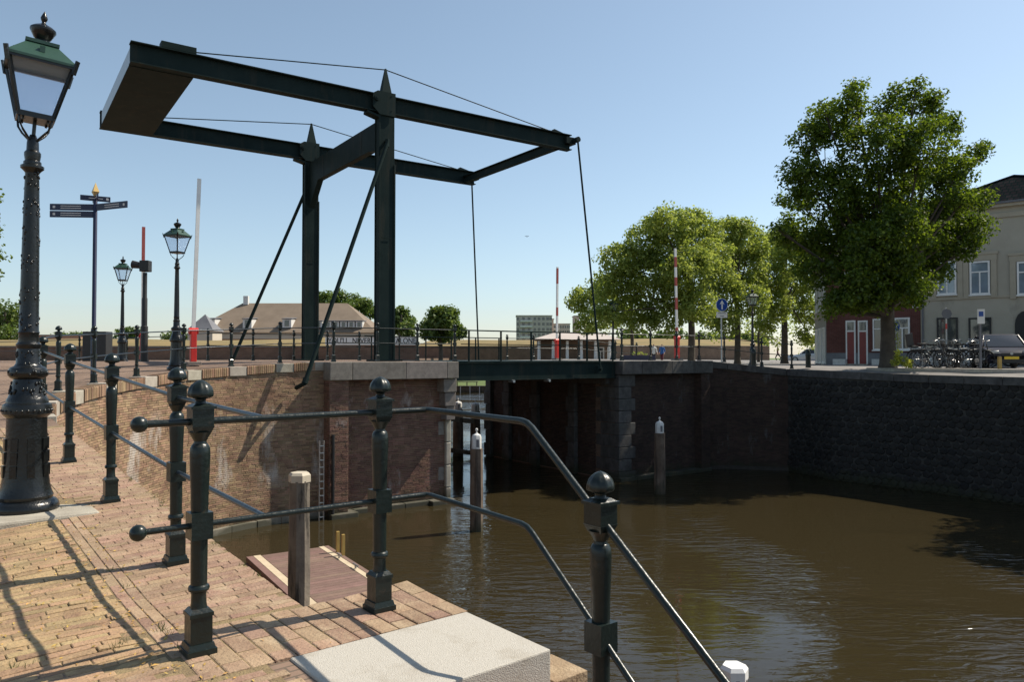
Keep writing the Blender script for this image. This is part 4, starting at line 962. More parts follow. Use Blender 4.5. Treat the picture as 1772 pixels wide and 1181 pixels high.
for (x, y, z, lb, rz) in ((-14.12, 27.2, -.20, 'small distant street lamp between the fingerpost and the signal mast', 10), (6.19, 46, -.16, 'street lamp in front of the plane trees left of the right barrier', 30), (11.98, 37.4, -.40, 'street lamp in tree shade right of the blue arrow sign', 5)):
    dup(lampB, (x, y, z), rad(rz), lb)

# ------------------------------------------------------------ fingerpost
FP = thing('fingerpost', 'navy pedestrian fingerpost with gilded tip', 'signpost', (-8.80, 15.8, -.52))
fx, fy = -8.80, 15.8
MB().lathe([(.055, -.52), (.055, .6), (.042, .62), (.040, 3.32), (.03, 3.34)], (fx, fy, 0), 18).build('pole', 'blue', FP, smooth=40)
MB().lathe([(.01, 3.36), (.085, 3.50), (.001, 3.70)], (fx, fy, 0), 4).build('gilded_tip', 'gold', FP)
def finger(x0, z0, x1, z1, ang, h=.14, lines=2):
    """board starting at the pole, pointing at angle ang (plan)"""
    d = Vector((math.cos(ang), math.sin(ang), 0)); n = Vector((d.y, -d.x, 0)); zc = (z0 + z1) / 2
    a = Vector((fx, fy, zc)) + d * x0; b = Vector((fx, fy, zc)) + d * x1
    o = bevel(MB().bar(a, b, .025, h).build('finger_board', 'blue', FP), .004, 1)
    m_ = MB(); s_ = -1 if n.y > 0 else 1
    f = n * s_ * .0145 if (n * s_).y < 0 else -n * s_ * .0145
    for k in range(lines):
        zz = (k + 1) * h / (lines + 1) - h / 2; L_ = abs(x1 - x0)
        m_.bar(a + d * (L_ * .28 * (1 if x1 > x0 else -1)) + f + Vector((0, 0, zz)), b - d * (L_ * .25 * (1 if x1 > x0 else -1)) + f + Vector((0, 0, zz)), .002, .016)
    e = b - d * (L_ * .1 * (1 if x1 > x0 else -1)); m_.box(e + f, .05, .002, .05, ang)
    m_.build('lettering_strip', 'greyish', o)
finger(.04, 3.17, .92, 3.17, rad(-22), .14); finger(.04, 3.17, .92, 3.17, rad(184), .135); finger(.04, 3.02, .92, 3.02, rad(184), .135)
finger(-.28, 3.36, .28, 3.36, rad(28), .11, 1); finger(-.28, 3.362, .28, 3.362, rad(-52), .108, 1)

# ------------------------------------------------------------ barriers and signal mast
def barrier(label, p, top, rz=0, lean=0.0, bands=()):
    T = thing('barrier', label, 'road barrier', (0, 0, 0), 0, 'raised bridge barriers with upright arms')
    b = MB(); b.box((0, 0, .06), .34, .34, .12).box((0, 0, .52), .20, .22, .82).box((0, 0, .98), .30, .24, .14)
    bevel(MB().box((0, 0, .51), .15, .18, .86).build('barrier_post', 'red', T, ), .01)
    bevel(MB().box((0, 0, .04), .36, .36, .08).build('base_plate', 'granite', T), .01)
    MB().tube([(-.12, 0, .92), (.12, 0, .92)], .09, 16).build('pivot_drum', 'red', T, smooth=40)
    H_ = top - p[2]; ln = lambda z: lean * (z - .9)
    arm = MB().bar((ln(.95), 0, .95), (ln(H_), 0, H_), .095, .06, up=(0, 1, 0)).build('barrier_arm', 'white', T)
    for f0, f1 in bands:
        z0_ = 1.1 + f0 * (H_ - 1.1); z1_ = 1.1 + f1 * (H_ - 1.1)
        MB().bar((ln(z0_), 0, z0_), (ln(z1_), 0, z1_), .098, .064, up=(0, 1, 0)).build('red_band', 'pinkred', arm)
    T.location = p; T.rotation_euler = (0, 0, rz); return T
barrier('raised barrier nearest on the left, white arm beside the bridge lamp', (-8.70, 20.5, -.20), 4.92, rad(35), .028, ())
b2 = barrier('raised barrier arm behind the signal mast on the left', (-12.55, 25.5, -.15), 4.45, rad(35), 0, ((.62, 1.0),))
barrier('raised red and white barrier on the right bank before the plane trees', (6.72, 30.6, -.12), 4.45, rad(35), -.02, ((.02, .07), (.28, .42), (.56, .66), (.78, .90)))
barrier('raised thin barrier arm on the far side of the bridge near the flats', (2.13, 35.6, -.12), 4.3, rad(35), .01, ((.76, .98), (.3, .42)))
SM = thing('signal_mast', 'black mast with hooded traffic signal head turned left', 'traffic signal', (-11.9, 24.3, -.15))
sx, sy = -11.9, 24.3
MB().lathe([(.11, -.15), (.11, 1.0), (.085, 1.02), (.085, 1.9), (.07, 1.95), (.07, 2.75)], (sx, sy, 0), 16).build('mast', 'black', SM, smooth=40)
hd = bevel(MB().box((sx + .02, sy, 2.96), .30, .26, .36).build('signal_head', 'black', SM), .02)
MB().tube([(sx - .12, sy, 2.98), (sx - .40, sy - .02, 3.02)], [.10, .13], 14).build('signal_hood', 'black', hd, smooth=40)

# ------------------------------------------------------------ mooring piles, pontoon, ladder
def pile(label, x, y, top, w=.33, cap='hood', m='wood'):
    T = thing('mooring_pile', label, 'mooring pile', (x, y, WATER), 0, 'timber mooring piles in the canal')
    a = random.uniform(.1, .9); pts = MB(); n = 8; P0 = []
    for i in range(9):
        zz = -6.0 + (top + 6.0) * i / 8; 
        r_ = w / 2 * (1 + random.uniform(-.03, .03)); P0.append((r_ * (1.06 if i < 7 else 1.0), zz))
    ring = MB().lathe(P0, (x, y, 0), 8).build('pile_shaft', m, T, smooth=25)
    if cap == 'hood':
        c = MB().lathe([(w * .40, top), (w * .40, top + .30), (w * .33, top + .36), (w * .12, top + .40), (.02, top + .42), (.018, top + .46), (.035, top + .48), (.035, top + .52), (.002, top + .545)], (x, y, 0), 8).build('pile_cap', 'greyish', T, smooth=25)
        MB().box((x + .03, y - w * .37 - .004, top + .15), .08, .01, .2).build('cap_reflector', 'slate', c)
    else:
        MB().lathe([(w * .54, top - .02), (w * .54, top + .09), (w * .44, top + .13), (.001, top + .135)], (x, y, 0), 6).build('pile_cap', 'creamcap' if y > 10 else 'white', T, smooth=20)
    return T
pile('square timber guide pile with white cap beside the pontoon', -3.38, 12.0, -1.96, .33, 'flat', 'woodgrey')
pile('pile with white hood standing in the sunlit water before the bridge opening', -.94, 20.0, -2.42)
pile('left pile of the pair seen through the bridge opening', -2.52, 35.2, -2.45, .46, 'hood', 'wood')
pile('right pile of the pair seen through the bridge opening', -1.70, 34.9, -2.50, .46, 'hood', 'wood')
pile('shaded pile with white hood in front of the right pier', 4.98, 25.4, -2.55, .36)
pile('white capped pile at the bottom edge below the stair railing', 2.52, 8.6, -3.62, .30, 'flat')
G = thing('fender_frame', 'timber waling beams fixed between the pair of piles behind the bridge', 'fender', (-2.1, 35, WATER))
MB().bar((-4.2, 34.3, -2.62), (-1.75, 34.62, -2.95), .1, .22).build('waling_beam', 'woodgrey', G)
MB().bar((-4.2, 34.3, -4.05), (-1.4, 34.62, -4.45), .1, .2).build('waling_beam', 'wood', G)
# pontoon
e1 = Vector((1.86, -2.89, 0)).normalized(); e2 = Vector((-e1.y, e1.x, 0)) * -1   # e2 towards the left side
c0 = Vector((-4.05, 16.3, 0)); ZP = -4.08; wid = 1.62; ln_ = 7.0
if (Vector((-5.35, 15.55, 0)) - c0).dot(e2) < 0: e2 = -e2
PT = thing('pontoon', 'floating landing stage of red brown boards with beige edge strips', 'pontoon', c0 + Vector((0, 0, ZP)))
def pt(a, b, z): q = c0 + e1 * a + e2 * b; return Vector((q.x, q.y, z))
mb = MB(); mb.hexa([pt(0, 0, -4.9), pt(ln_, 0, -4.9), pt(ln_, wid, -4.9), pt(0, wid, -4.9), pt(0, 0, ZP - .03), pt(ln_, 0, ZP - .03), pt(ln_, wid, ZP - .03), pt(0, wid, ZP - .03)]); mb.build('hull', 'wood', PT)
a = 0.02
while a < ln_ - .1:
    m_ = MB(); m_.hexa([pt(x, y, z) for z in (ZP - .028, ZP) for x, y in ((a, .13), (a + .134, .13), (a + .134, wid - .13 - .16), (a, wid - .29))]); m_.build('deck_board', 'plank', PT); a += .14
for y0, y1, mm, nm in ((.0, .12, 'beige', 'edge_strip'), (wid - .28, wid - .13, 'beige', 'edge_strip'), (wid - .125, wid + .01, 'plank', 'edge_board'), (-.10, -.005, 'plank', 'edge_board')):
    m_ = MB(); m_.hexa([pt(x, y, z) for z in (ZP - .10, ZP + .004) for x, y in ((-.02, y0), (ln_, y0), (ln_, y1), (-.02, y1))]); bevel(m_.build(nm, mm, PT), .005, 1)
bevel(MB().hexa([pt(x, y, z) for z in (ZP - .45, ZP - .105) for x, y in ((0, wid), (ln_, wid), (ln_, wid + .05), (0, wid + .05))]).build('side_board', 'plank', PT), .01, 1)
for a in (1.1, 2.0):
    k = MB(); q = pt(a, .06, ZP); k.tube([q, q + Vector((0, 0, .07))], .02, 8); k.tube([q + e1 * -.13 + Vector((0, 0, .075)), q + e1 * .13 + Vector((0, 0, .075))], .016, 8); k.build('cleat', 'galv', PT, smooth=40)
k = MB(); q = pt(.62, -.08, ZP)
for s_ in (0, .32): k.box(q + e1 * s_ + Vector((0, 0, .12)), .06, .06, .62, math.atan2(e1.y, e1.x))
k.build('boarding_ladder', 'yellow', PT)
MB().lathe([(.36, ZP + .006), (.36, ZP + .03), (.30, ZP + .04), (.001, ZP + .042)], (-2.35, 12.05, 0), 24).build('access_cover', 'beige', PT, smooth=30)
# ladder on the wall
LD = thing('wall_ladder', 'narrow steel ladder fixed in the corner of the brick wall', 'ladder', B(-2.3, -.75, WATER))
for s_ in (-2.37, -2.24): MB().bar(B(s_, -.84, -4.7), B(s_, -.84, -2.35), .03, .03).build('ladder_rail', 'galv', LD)
for k in range(11): MB().bar(B(-2.37, -.85, -4.5 + k * .2), B(-2.24, -.85, -4.5 + k * .2), .02, .03).build('rung', 'galv', LD)
MB().tube([B(-1.98, -.86, -4.5), B(-1.98, -.86, -2.2)], .05, 10).build('drain_pipe', 'black', LD, smooth=60)

# ------------------------------------------------------------ ramparts, far bank, banner
def rampart(label, path, ztop, zbase, zgr, depth, m='rampart', back=1):
    R = thing('rampart', label, 'rampart', (path[0][0], path[0][1], zbase))
    wl_ = MB(); gr = MB(); cp = MB(); P = [Vector((p[0], p[1], 0)) for p in path]
    inn = offset(P, -0.6 * back); far_ = offset(P, -depth * back); mid = offset(P, -depth * .45 * back)
    for i in range(len(P) - 1):
        a, b, c, d = P[i], P[i + 1], inn[i + 1], inn[i]
        z = lambda q, h: (q.x, q.y, h)
        wl_.hexa([z(a, zbase), z(b, zbase), z(c, zbase), z(d, zbase), z(a, ztop), z(b, ztop), z(c, ztop), z(d, ztop)])
        q = offset(P, .05 * back); cp.hexa([z(q[i], ztop + .002), z(q[i + 1], ztop + .002), z(c, ztop + .002), z(d, ztop + .002), z(q[i], ztop + .09), z(q[i + 1], ztop + .09), z(c, ztop + .09), z(d, ztop + .09)])
        n = 4
        for k in range(n):
            t0, t1 = k / n, (k + 1) / n
            f = lambda t, u, v: u + (v - u) * t
            h = lambda t, i_: ztop + .05 + (zgr + .07 * math.sin(i_ * 1.7) - ztop) * math.sin(t * PI / 2)
            gr.add([z(f(t0, inn[i], far_[i]), h(t0, i)), z(f(t0, inn[i + 1], far_[i + 1]), h(t0, i + 1)), z(f(t1, inn[i + 1], far_[i + 1]), h(t1, i + 1)), z(f(t1, inn[i], far_[i]), h(t1, i))], [(0, 1, 2, 3)])
    wl_.build('brick_wall', m, R); cp.build('wall_coping', 'granite', R); o = gr.build('grass_bank', 'drygrass', R, smooth=60); o['kind'] = 'stuff'
    return R
def subdiv(a, b, n): return [(a[0] + (b[0] - a[0]) * i / n, a[1] + (b[1] - a[1]) * i / n) for i in range(n + 1)]
rampart('long dry grass rampart behind the plaza on the left', subdiv((-62, 44), (-13.5, 47), 12), .62, -1.0, 1.22, 7)
rampart('brick rampart with the white lettered banner beam behind the bridge', subdiv((-13.4, 46), (-6.3, 47.2), 3), .62, -5.0, 1.3, 6)
rampart('far brick rampart with sunlit grass beyond the water', [(-17, 132), (-11, 131), (-5, 130), (3, 128), (10, 126)], 1.9, -5, 3.3, 14)
rampart('pale brick rampart behind the plane trees on the right', subdiv((6.0, 86), (31.2, 91), 8), 1.3, -3, 2.35, 9, 'rampart2')
BN = thing('banner_wall', 'white beam lettered in black on top of the rampart behind the portal', 'banner', (-13, 44.6, .5))
bx0, bx1 = (563 - 886) / 1300 * 44.6, (724 - 886) / 1300 * 44.6
MB().hexa([(x, y, z) for z in (.72, 1.22) for x, y in ((bx0, 44.55), (bx1, 44.55), (bx1, 44.75), (bx0, 44.75))]).build('beam', 'greyish', BN) if False else None
def own(o, par):
    o.parent = par; return o
bmb = MB().hexa([(x, y, z) for z in (.74, 1.22) for x, y in ((bx0, 44.55), (bx1, 44.55), (bx1, 44.75), (bx0, 44.75))]).build('beam', 'white', BN)
MB().hexa([(x, y, z) for z in (-.3, .735) for x, y in ((bx0 + .3, 44.6), (bx1 - .1, 44.6), (bx1 - .1, 44.72), (bx0 + .3, 44.72))]).build('board_fence', 'rampart', BN)
MB().hexa([(x, y, z) for z in (1.222, 1.27) for x, y in ((bx0, 44.5), (bx1, 44.5), (bx1, 44.8), (bx0, 44.8))]).build('beam_cap', 'black', BN)
def text_mesh(txt, size, m, parent, loc, rot, ext=.005, name='lettering'):
    cu = bpy.data.curves.new('lettering', 'FONT'); cu.body = txt; cu.size = size; cu.extrude = ext; cu.align_x = 'CENTER'; cu.align_y = 'CENTER'; cu.resolution_u = 3; cu.offset = .008 * size
    t = bpy.data.objects.new('t', cu); sc.collection.objects.link(t); dg = bpy.context.evaluated_depsgraph_get(); dg.update()
    me = bpy.data.meshes.new_from_object(t.evaluated_get(dg)); bpy.data.objects.remove(t); me.materials.clear(); me.materials.append(M[m])
    o = bpy.data.objects.new(name, me); sc.collection.objects.link(o); o.parent = parent
    off = Vector((0, 0, 0)); p = parent
    while p is not None: off += p.location; p = p.parent
    o.location = Vector(loc) - off; o.rotation_euler = rot; return o
tm = text_mesh("YOU'LL  NEVER  WALK  ALONE", .46, 'black', bmb, ((bx0 + bx1) / 2 + .02, 44.54, .975), (PI / 2, 0, 0))
w_ = max(v.co.x for v in tm.data.vertices) - min(v.co.x for v in tm.data.vertices); tm.scale = ((bx1 - bx0 - .3) / w_, 1, 1)
# sheet piling and bench on the far bank
SP = thing('sheet_piling', 'dark timber sheet piling with pale posts along the far grass bank', 'bank wall', (-12, 98.8, WATER))
m_ = MB(); m_.hexa([(x, y, z) for z in (-5.2, -3.85) for x, y in ((-20, 98.6), (14, 98.6), (14, 98.9), (-20, 98.9))]); m_.build('sheet_wall', 'wood', SP)
MB().hexa([(x, y, z) for z in (-3.848, -3.72) for x, y in ((-20, 98.5), (14, 98.5), (14, 98.95), (-20, 98.95))]).build('capping_beam', 'woodgrey', SP)
for k in range(18): MB().box((-18 + k * 1.25, 98.5, -4.25), .10, .12, .9).build('fender_post', 'greyish', SP)
JT = thing('jetty_bench', 'small timber bench on the far grass bank seen under the bridge', 'bench', (-6.2, 100.2, -3.8))
MB().box((-6.0, 100.2, -3.25), 3.0, .4, .08).build('seat', 'woodgrey', JT)
for dx in (-1.3, 0, 1.3): MB().box((-6.0 + dx, 100.2, -3.52), .12, .3, .5).build('leg', 'woodgrey', JT)

# ------------------------------------------------------------ distant buildings
def window(par, p, e, n, w, h, fm='white', gm='pane', mull=1, depth=.06, bars=True):
    """p: bottom centre on the wall, e: along, n: outward. frame with recessed pane"""
    p = Vector(p); e = Vector(e); z = Vector((0, 0, 1)); t = min(.09, w * .12)
    fr = MB()
    def sl(a0, a1, z0, z1, d0, d1): fr.hexa([p + e * x + z * q + n * d for q in (z0, z1) for x, d in ((a0, d1), (a1, d1), (a1, d0), (a0, d0))])
    sl(-w / 2, -w / 2 + t, 0, h, -.02, depth); sl(w / 2 - t, w / 2, 0, h, -.02, depth); sl(-w / 2 + t, w / 2 - t, h - t, h, -.02, depth); sl(-w / 2 - .05, w / 2 + .05, -.07, 0, -.02, depth + .05)
    sl(-w / 2 + t, w / 2 - t, 0, t, -.02, depth * .9)
    if bars:
        sl(-w / 2 + t, w / 2 - t, h * .66, h * .66 + t * .8, -.02, depth * .85)
        if mull: sl(-t * .4, t * .4, t, h * .66, -.02, depth * .8)
    f = fr.build('window', fm, par)
    g = MB(); g.hexa([p + e * x + z * q + n * d for q in (t, h - t) for x, d in ((-w / 2 + t, .018), (w / 2 - t, .018), (w / 2 - t, .004), (-w / 2 + t, .004))]); g.build('pane', gm, f)
    return f
BR = thing('barracks', 'long brick barracks with big brown hipped roof and dormers', 'building', (-32, 112, -1))
xa, xb, y0, y1 = -45.6, -19.0, 106, 118
MB().hexa([(x, y, z) for z in (-1, 2.6) for x, y in ((xa + .6, y0), (xb - .4, y0), (xb - .4, y1), (xa + .6, y1))]).build('wall', 'barbrick', BR)
MB().hexa([(x, y, z) for z in (2.602, 3.5) for x, y in ((xa + .3, y0 - .3), (xb - .2, y0 - .3), (xb - .2, y1 + .3), (xa + .3, y1 + .3))]).build('cornice', 'barcream', BR)
rf = MB(); rf.add([(xa, y0 - .7, 3.5), (xb, y0 - .7, 3.5), (xb, y1 + .7, 3.5), (xa, y1 + .7, 3.5), (xa + 5.4, 112, 8.1), (xb - 5.6, 112, 8.1)], [(0, 1, 5, 4), (1, 2, 5), (2, 3, 4, 5), (3, 0, 4), (3, 2, 1, 0)])
rfo = rf.build('roof', 'bartile', BR)
def dormer(x, s_=1.0):
    yb = 106.4; z = 4.15
    d = MB().hexa([(X, Y, Z) for Z in (z, z + 1.25 * s_) for X, Y in ((x - .62 * s_, yb - .4), (x + .62 * s_, yb - .4), (x + .62 * s_, yb + 2.2), (x - .62 * s_, yb + 2.2))]); o = d.build('dormer', 'greyish', rfo)
    MB().box((x, yb - .42, z + .68 * s_), .62 * s_, .04, .85 * s_).build('dormer_pane', 'pane', rfo); MB().slab([(x - .72 * s_, yb - .55, z + 1.26 * s_), (x + .72 * s_, yb - .55, z + 1.26 * s_), (x + .72 * s_, yb + 2.4, z + 1.5 * s_), (x - .72 * s_, yb + 2.4, z + 1.5 * s_)], (0, 0, .12)).build('dormer_roof', 'slate', rfo)
for x in (-42.6, -37.4, -31.8, -27.3, -26, -24.9, -23.8, -22.7, -21.6): dormer(x, 1.0 if x < -28 else .75)
for k in range(14): window(BR, (xa + 2 + k * 1.75, y0 - .01, 1.0), (1, 0, 0), Vector((0, -1, 0)), .85, 1.4)
MB().box((-39.6, 111.8, 8.5), .7, .6, 1.3).build('chimney', 'greyish', rfo)
TW = thing('slate_turret', 'small grey pyramid roof left of the barracks', 'building', (-37.5, 92, 0))
MB().box((-37.6, 92, 1.6), 3.0, 3.0, 3.4).build('wall', 'barcream', TW)
MB().add([(-39.3, 90.3, 3.2), (-35.9, 90.3, 3.2), (-35.9, 93.7, 3.2), (-39.3, 93.7, 3.2), (-37.6, 92, 5.3)], [(0, 1, 4), (1, 2, 4), (2, 3, 4), (3, 0, 4), (3, 2, 1, 0)]).build('roof', 'slate', TW)
LB = thing('low_brick_building', 'low brick building on the horizon behind the lamp post', 'building', (-73, 120, 0))
MB().box((-73, 122, 2.6), 9, 6, 1.8).build('wall', 'barbrick', LB); MB().box((-73, 122, 3.55), 9.4, 6.4, .12).build('roof', 'slate', LB)
def flats(label, xc, y, w, z1, n, m1, loc):
    F = thing('apartment_block', label, 'apartments', (xc, y, 0))
    MB().box((xc, y + 6, z1 / 2), w, 12, z1).build('wall', m1, F)
    MB().box((xc, y + 6, z1 + .2), w + .6, 12.6, .4).build('roof', 'concrete', F)
    for k in range(n):
        z = z1 - 2.2 - k * 2.7
        if z < 1: break
        MB().box((xc - w * .22, y - .7, z - .4), w * .34, 1.4, .9).build('balcony', 'greyish', F)
        for q in (-.46, -.30, -.14, .02, .14, .26, .38, .47): MB().box((xc + w * q, y - .02, z + .8), w * .07, .06, 1.4).build('window', 'pane', F)
    return F
flats('nearer tower block of the flats on the horizon', 11.2, 380, 18, 21.0, 7, 'concrete', 0)
flats('lower block right of the tower block on the horizon', 25.5, 395, 10, 17.5, 6, 'concrete', 0)
flats('pale pink slab end beside the flats', 34.5, 400, 2.6, 22, 0, 'flatpink', 0)
flats('second pale slab end nearest the plane trees', 40.5, 400, 2.2, 21.5, 0, 'greyish', 0)
flats('pink infill of the horizon flats', 20.2, 384, 2.2, 19.5, 0, 'flatpink', 0)
# little gatehouse with white roof and columns
GH = thing('gatehouse', 'low gatehouse with pale flat roof and columns behind the right barrier', 'building', (5.5, 72, -1))
MB().box((6.2, 76, .2), 7.2, 6, 3.2).build('wall', 'rampart2', GH)
MB().add([(1.9, 71.2, 1.72), (10.4, 71.2, 1.72), (10.0, 79, 1.72), (2.4, 79, 1.72), (4.2, 74, 2.45), (8.6, 74, 2.45)], [(0, 1, 5, 4), (1, 2, 5), (2, 3, 4, 5), (3, 0, 4), (3, 2, 1, 0)]).build('roof', 'concrete', GH)
for k in range(6): MB().lathe([(.17, -1), (.13, 1.6)], (2.6 + k * 1.35, 72.0, 0), 10).build('column', 'white', GH, smooth=40)
for k in range(2): window(GH, (8.6 + k * 1.0, 72.98, -.3), (1, 0, 0), Vector((0, -1, 0)), .7, 1.3)
SCF = thing('steel_gantry', 'thin dark gantry frame on the far rampart', 'gantry', (8.6, 96, 1))
for x in (8.0, 9.1, 10.2, 11.3, 12.4, 13.5): MB().box((x, 96, 2.0), .07, .07, 2.2).build('gantry_post', 'slate', SCF)
MB().box((10.75, 96, 3.1), 5.6, .09, .09).build('gantry_beam', 'slate', SCF)

# ------------------------------------------------------------ the terrace on the right bank
E1 = Vector((.737, -.675, 0)).normalized(); NF = Vector((-E1.y, E1.x, 0)) * -1; BK = NF * -1
if NF.y > 0: NF, BK = BK, NF
H0 = Vector((23.96, 44, 0))
def kpx(px): r = (px - 886) / 1300; return (44 * r - 23.96) / (.737 + .675 * r)
def zpx(py, k): return -(py - 619) * (44 - .675 * k) / 1300
def hp(k, z, d=0.0): p = H0 + E1 * k + NF * d; return Vector((p.x, p.y, z))
def hhex(k0, k1, d0, d1, z0, z1): return MB().hexa([hp(k0, z0, d1), hp(k1, z0, d1), hp(k1, z0, d0), hp(k0, z0, d0), hp(k0, z1, d1), hp(k1, z1, d1), hp(k1, z1, d0), hp(k0, z1, d0)])
WH = thing('plaster_house', 'large cream plastered house with dark hipped roof at the right edge', 'house', hp(0, -.5))
KW = 10.6; EV = zpx(352, kpx(1740))
hhex(0, KW, -11, 0, -.8, EV).build('wall', 'plaster', WH)
hhex(-.05, KW + .05, 0.001, .30, EV - .18, EV + .12).build('cornice', 'trim', WH)
hhex(0, KW, 0.001, .10, EV - .75, EV - .50).build('frieze', 'trim', WH)
k1 = kpx(1740); pk = zpx(297, k1 - .2)
rfm = MB(); a, b, c, d = hp(-.2, EV + .12, .35), hp(KW + .2, EV + .12, .35), hp(KW + .2, EV + .12, -11.3), hp(-.2, EV + .12, -11.3); kk = k1
rfm.add([a, b, c, d, hp(kk, pk + .35, -3.3), hp(kk, pk + .35, -8)], [(0, 1, 4), (1, 2, 5, 4), (2, 3, 5), (3, 0, 4, 5), (3, 2, 1, 0)])
ro = rfm.build('roof', 'tile', WH)
MB().tube([hp(kk, pk + .38, -3.3), hp(-.2, EV + .15, .35)], .07, 8).tube([hp(kk, pk + .38, -3.3), hp(KW + .2, EV + .15, .35)], .07, 8).build('ridge_tile', 'tile', ro)
sz = zpx(519, 0.5)
hhex(0, KW, 0.001, .07, sz - .06, sz + .08).build('string_course', 'trim', WH)
hhex(0, KW, 0.001, .05, -.8, .15).build('plinth', 'plinth', WH)
for pa_, pb_ in ((1624, 1657), (1680, 1715), (1762, 1800)):
    ka, kb = kpx(pa_), kpx(pb_); zl = zpx(510, (ka + kb) / 2); zh = zpx(452, (ka + kb) / 2); kc = (ka + kb) / 2; w_ = kb - ka
    hhex(kc - w_ / 2 - .32, kc - w_ / 2 - .05, 0.001, .09, zl - .2, zh + .35).build('window_surround', 'trim', WH); hhex(kc + w_ / 2 + .05, kc + w_ / 2 + .32, 0.001, .09, zl - .2, zh + .35).build('window_surround', 'trim', WH)
    hhex(kc - w_ / 2 - .40, kc + w_ / 2 + .40, 0.001, .14, zh + .355, zh + .50).build('window_hood', 'trim', WH); hhex(kc - w_ / 2 - .34, kc + w_ / 2 + .34, .001, .10, zh + .02, zh + .352).build('window_head', 'trim', WH)
    window(WH, hp(kc, zl, .03), E1, NF, w_, zh - zl, 'white', 'paneblue')
for pa_, pb_ in ((1622, 1658), (1677, 1716)):
    ka, kb = kpx(pa_), kpx(pb_); kc = (ka + kb) / 2; zl = zpx(602, kc); zh = zpx(550, kc)
    window(WH, hp(kc, zl, .02), E1, NF, kb - ka, zh - zl, 'black', 'pane', bars=False)
ka, kb = kpx(1757), kpx(1795); kc = (ka + kb) / 2
arch = [hp(ka, -.4, .02), hp(kb, -.4, .02)] + [hp(kc + math.cos(t) * (kb - ka) / 2, zpx(562, kc) + math.sin(t) * .75, .02) for t in [PI * i / 8 for i in range(9)]]
MB().slab(arch, NF * .05).build('arched_door', 'black', WH)
BH = thing('brick_terrace_house', 'dark red brick terrace house with two red doors behind the tree trunk', 'house', hp(-5.5, -.5))
KL = kpx(1430)
hhex(KL, -.003, -9, -.02, -.8, 6.6).build('wall', 'housebrick', BH)
hhex(KL - .1, -.01, -.018, .22, 6.35, 6.7).build('cornice', 'trim', BH)
MB().add([hp(KL, 6.7, .2), hp(0, 6.7, .2), hp(0, 6.7, -9), hp(KL, 6.7, -9), hp(KL, 8.6, -4.4), hp(0, 8.6, -4.4)], [(0, 1, 5, 4), (2, 3, 4, 5), (3, 0, 4), (1, 2, 5), (3, 2, 1, 0)]).build('roof', 'tile', BH)
hhex(KL, -.01, -.018, .03, -.8, zpx(611, -3)).build('plinth', 'plinth', BH)
for pa_, pb_ in ((1464, 1481), (1485, 1502)):
    ka, kb = kpx(pa_), kpx(pb_); kc = (ka + kb) / 2; zt_ = zpx(555, kc); z0_ = -.42; zm = zpx(573, kc)
    f = hhex(ka, kb, -.016, .035, z0_, zt_).build('door_frame', 'white', BH)
    hhex(ka + .09, kb - .09, .036, .05, z0_, zm - .06).build('door', 'reddoor', BH)
    hhex(ka + .09, kb - .09, .036, .045, zm + .03, zt_ - .09).build('fanlight', 'pane', BH)
    hhex(ka - .1, kb + .1, .0, .35, -.8, z0_ + .02).build('doorstep', 'lightstone', BH)
for pa_, pb_, ya, yb_ in ((1511, 1529, 606, 552), (1549, 1575, 606, 550), (1549, 1575, 521, 470), (1504, 1526, 521, 470), (1462, 1482, 521, 470)):
    ka, kb = kpx(pa_), kpx(pb_); kc = (ka + kb) / 2; window(BH, hp(kc, zpx(ya, kc), -.01), E1, NF, kb - ka, zpx(yb_, kc) - zpx(ya, kc), 'white', 'pane', 0 if kb - ka < .8 else 1)
hhex(kpx(1580), kpx(1592), -.015, .02, zpx(533, -.5), zpx(529, -.5)).build('street_name_plate', 'white', BH)
for k in (-4.9, -2.6): hhex(k, k + .75, .1, .45, -.5, -.1).build('planter', 'greyish', BH)
CH = thing('corner_house', 'narrow grey plastered corner house left of the brick terrace', 'house', (20, 49, -.5))
A_ = hp(KL, 0); A_ = Vector((A_.x, A_.y, 0)); d_ = Vector((.26, .97, 0)).normalized(); Bv = A_ + d_ * 5.5; n_l = Vector((-d_.y, d_.x, 0))
def chx(t0, t1, d0, d1, z0, z1): return MB().hexa([A_ + d_ * t + n_l * q + Vector((0, 0, z)) for z in (z0, z1) for t, q in ((t0, d1), (t0, d0), (t1, d0), (t1, d1))])
chx(.02, 5.5, -4.5, 0, -.8, 6.3).build('wall', 'plaster2', CH)
chx(-.1, 5.7, 0.001, .35, 5.95, 6.35).build('cornice', 'trim', CH)
chx(0, 5.5, 0.001, .06, 2.6, 2.75).build('string_course', 'trim', CH)
for t in (1.0, 2.7, 4.4):
    p = A_ + d_ * t; window(CH, (p.x, p.y, 3.1), d_ * -1, n_l, .9, 2.2, 'white', 'pane')
    p = A_ + d_ * t; window(CH, (p.x, p.y, -.35), d_ * -1, n_l, 1.2, 2.3, 'white', 'greyish', bars=False)
MB().add([A_ + Vector((0, 0, 6.36)), Bv + Vector((0, 0, 6.36)), Bv - n_l * 4.5 + Vector((0, 0, 6.36)), A_ - n_l * 4.5 + Vector((0, 0, 6.36)), (A_ + Bv) / 2 - n_l * 2.2 + Vector((0, 0, 7.6))], [(0, 1, 4), (1, 2, 4), (2, 3, 4), (3, 0, 4), (3, 2, 1, 0)]).build('roof', 'tile', CH)

MB().tube([hp(.12, -.4, .08), hp(.12, EV - .2, .08)], .05, 8).build('downpipe', 'slate', WH, smooth=60)
hhex(-.05, KW + .05, 0.301, .42, EV - .02, EV + .10).build('gutter', 'slate', WH)
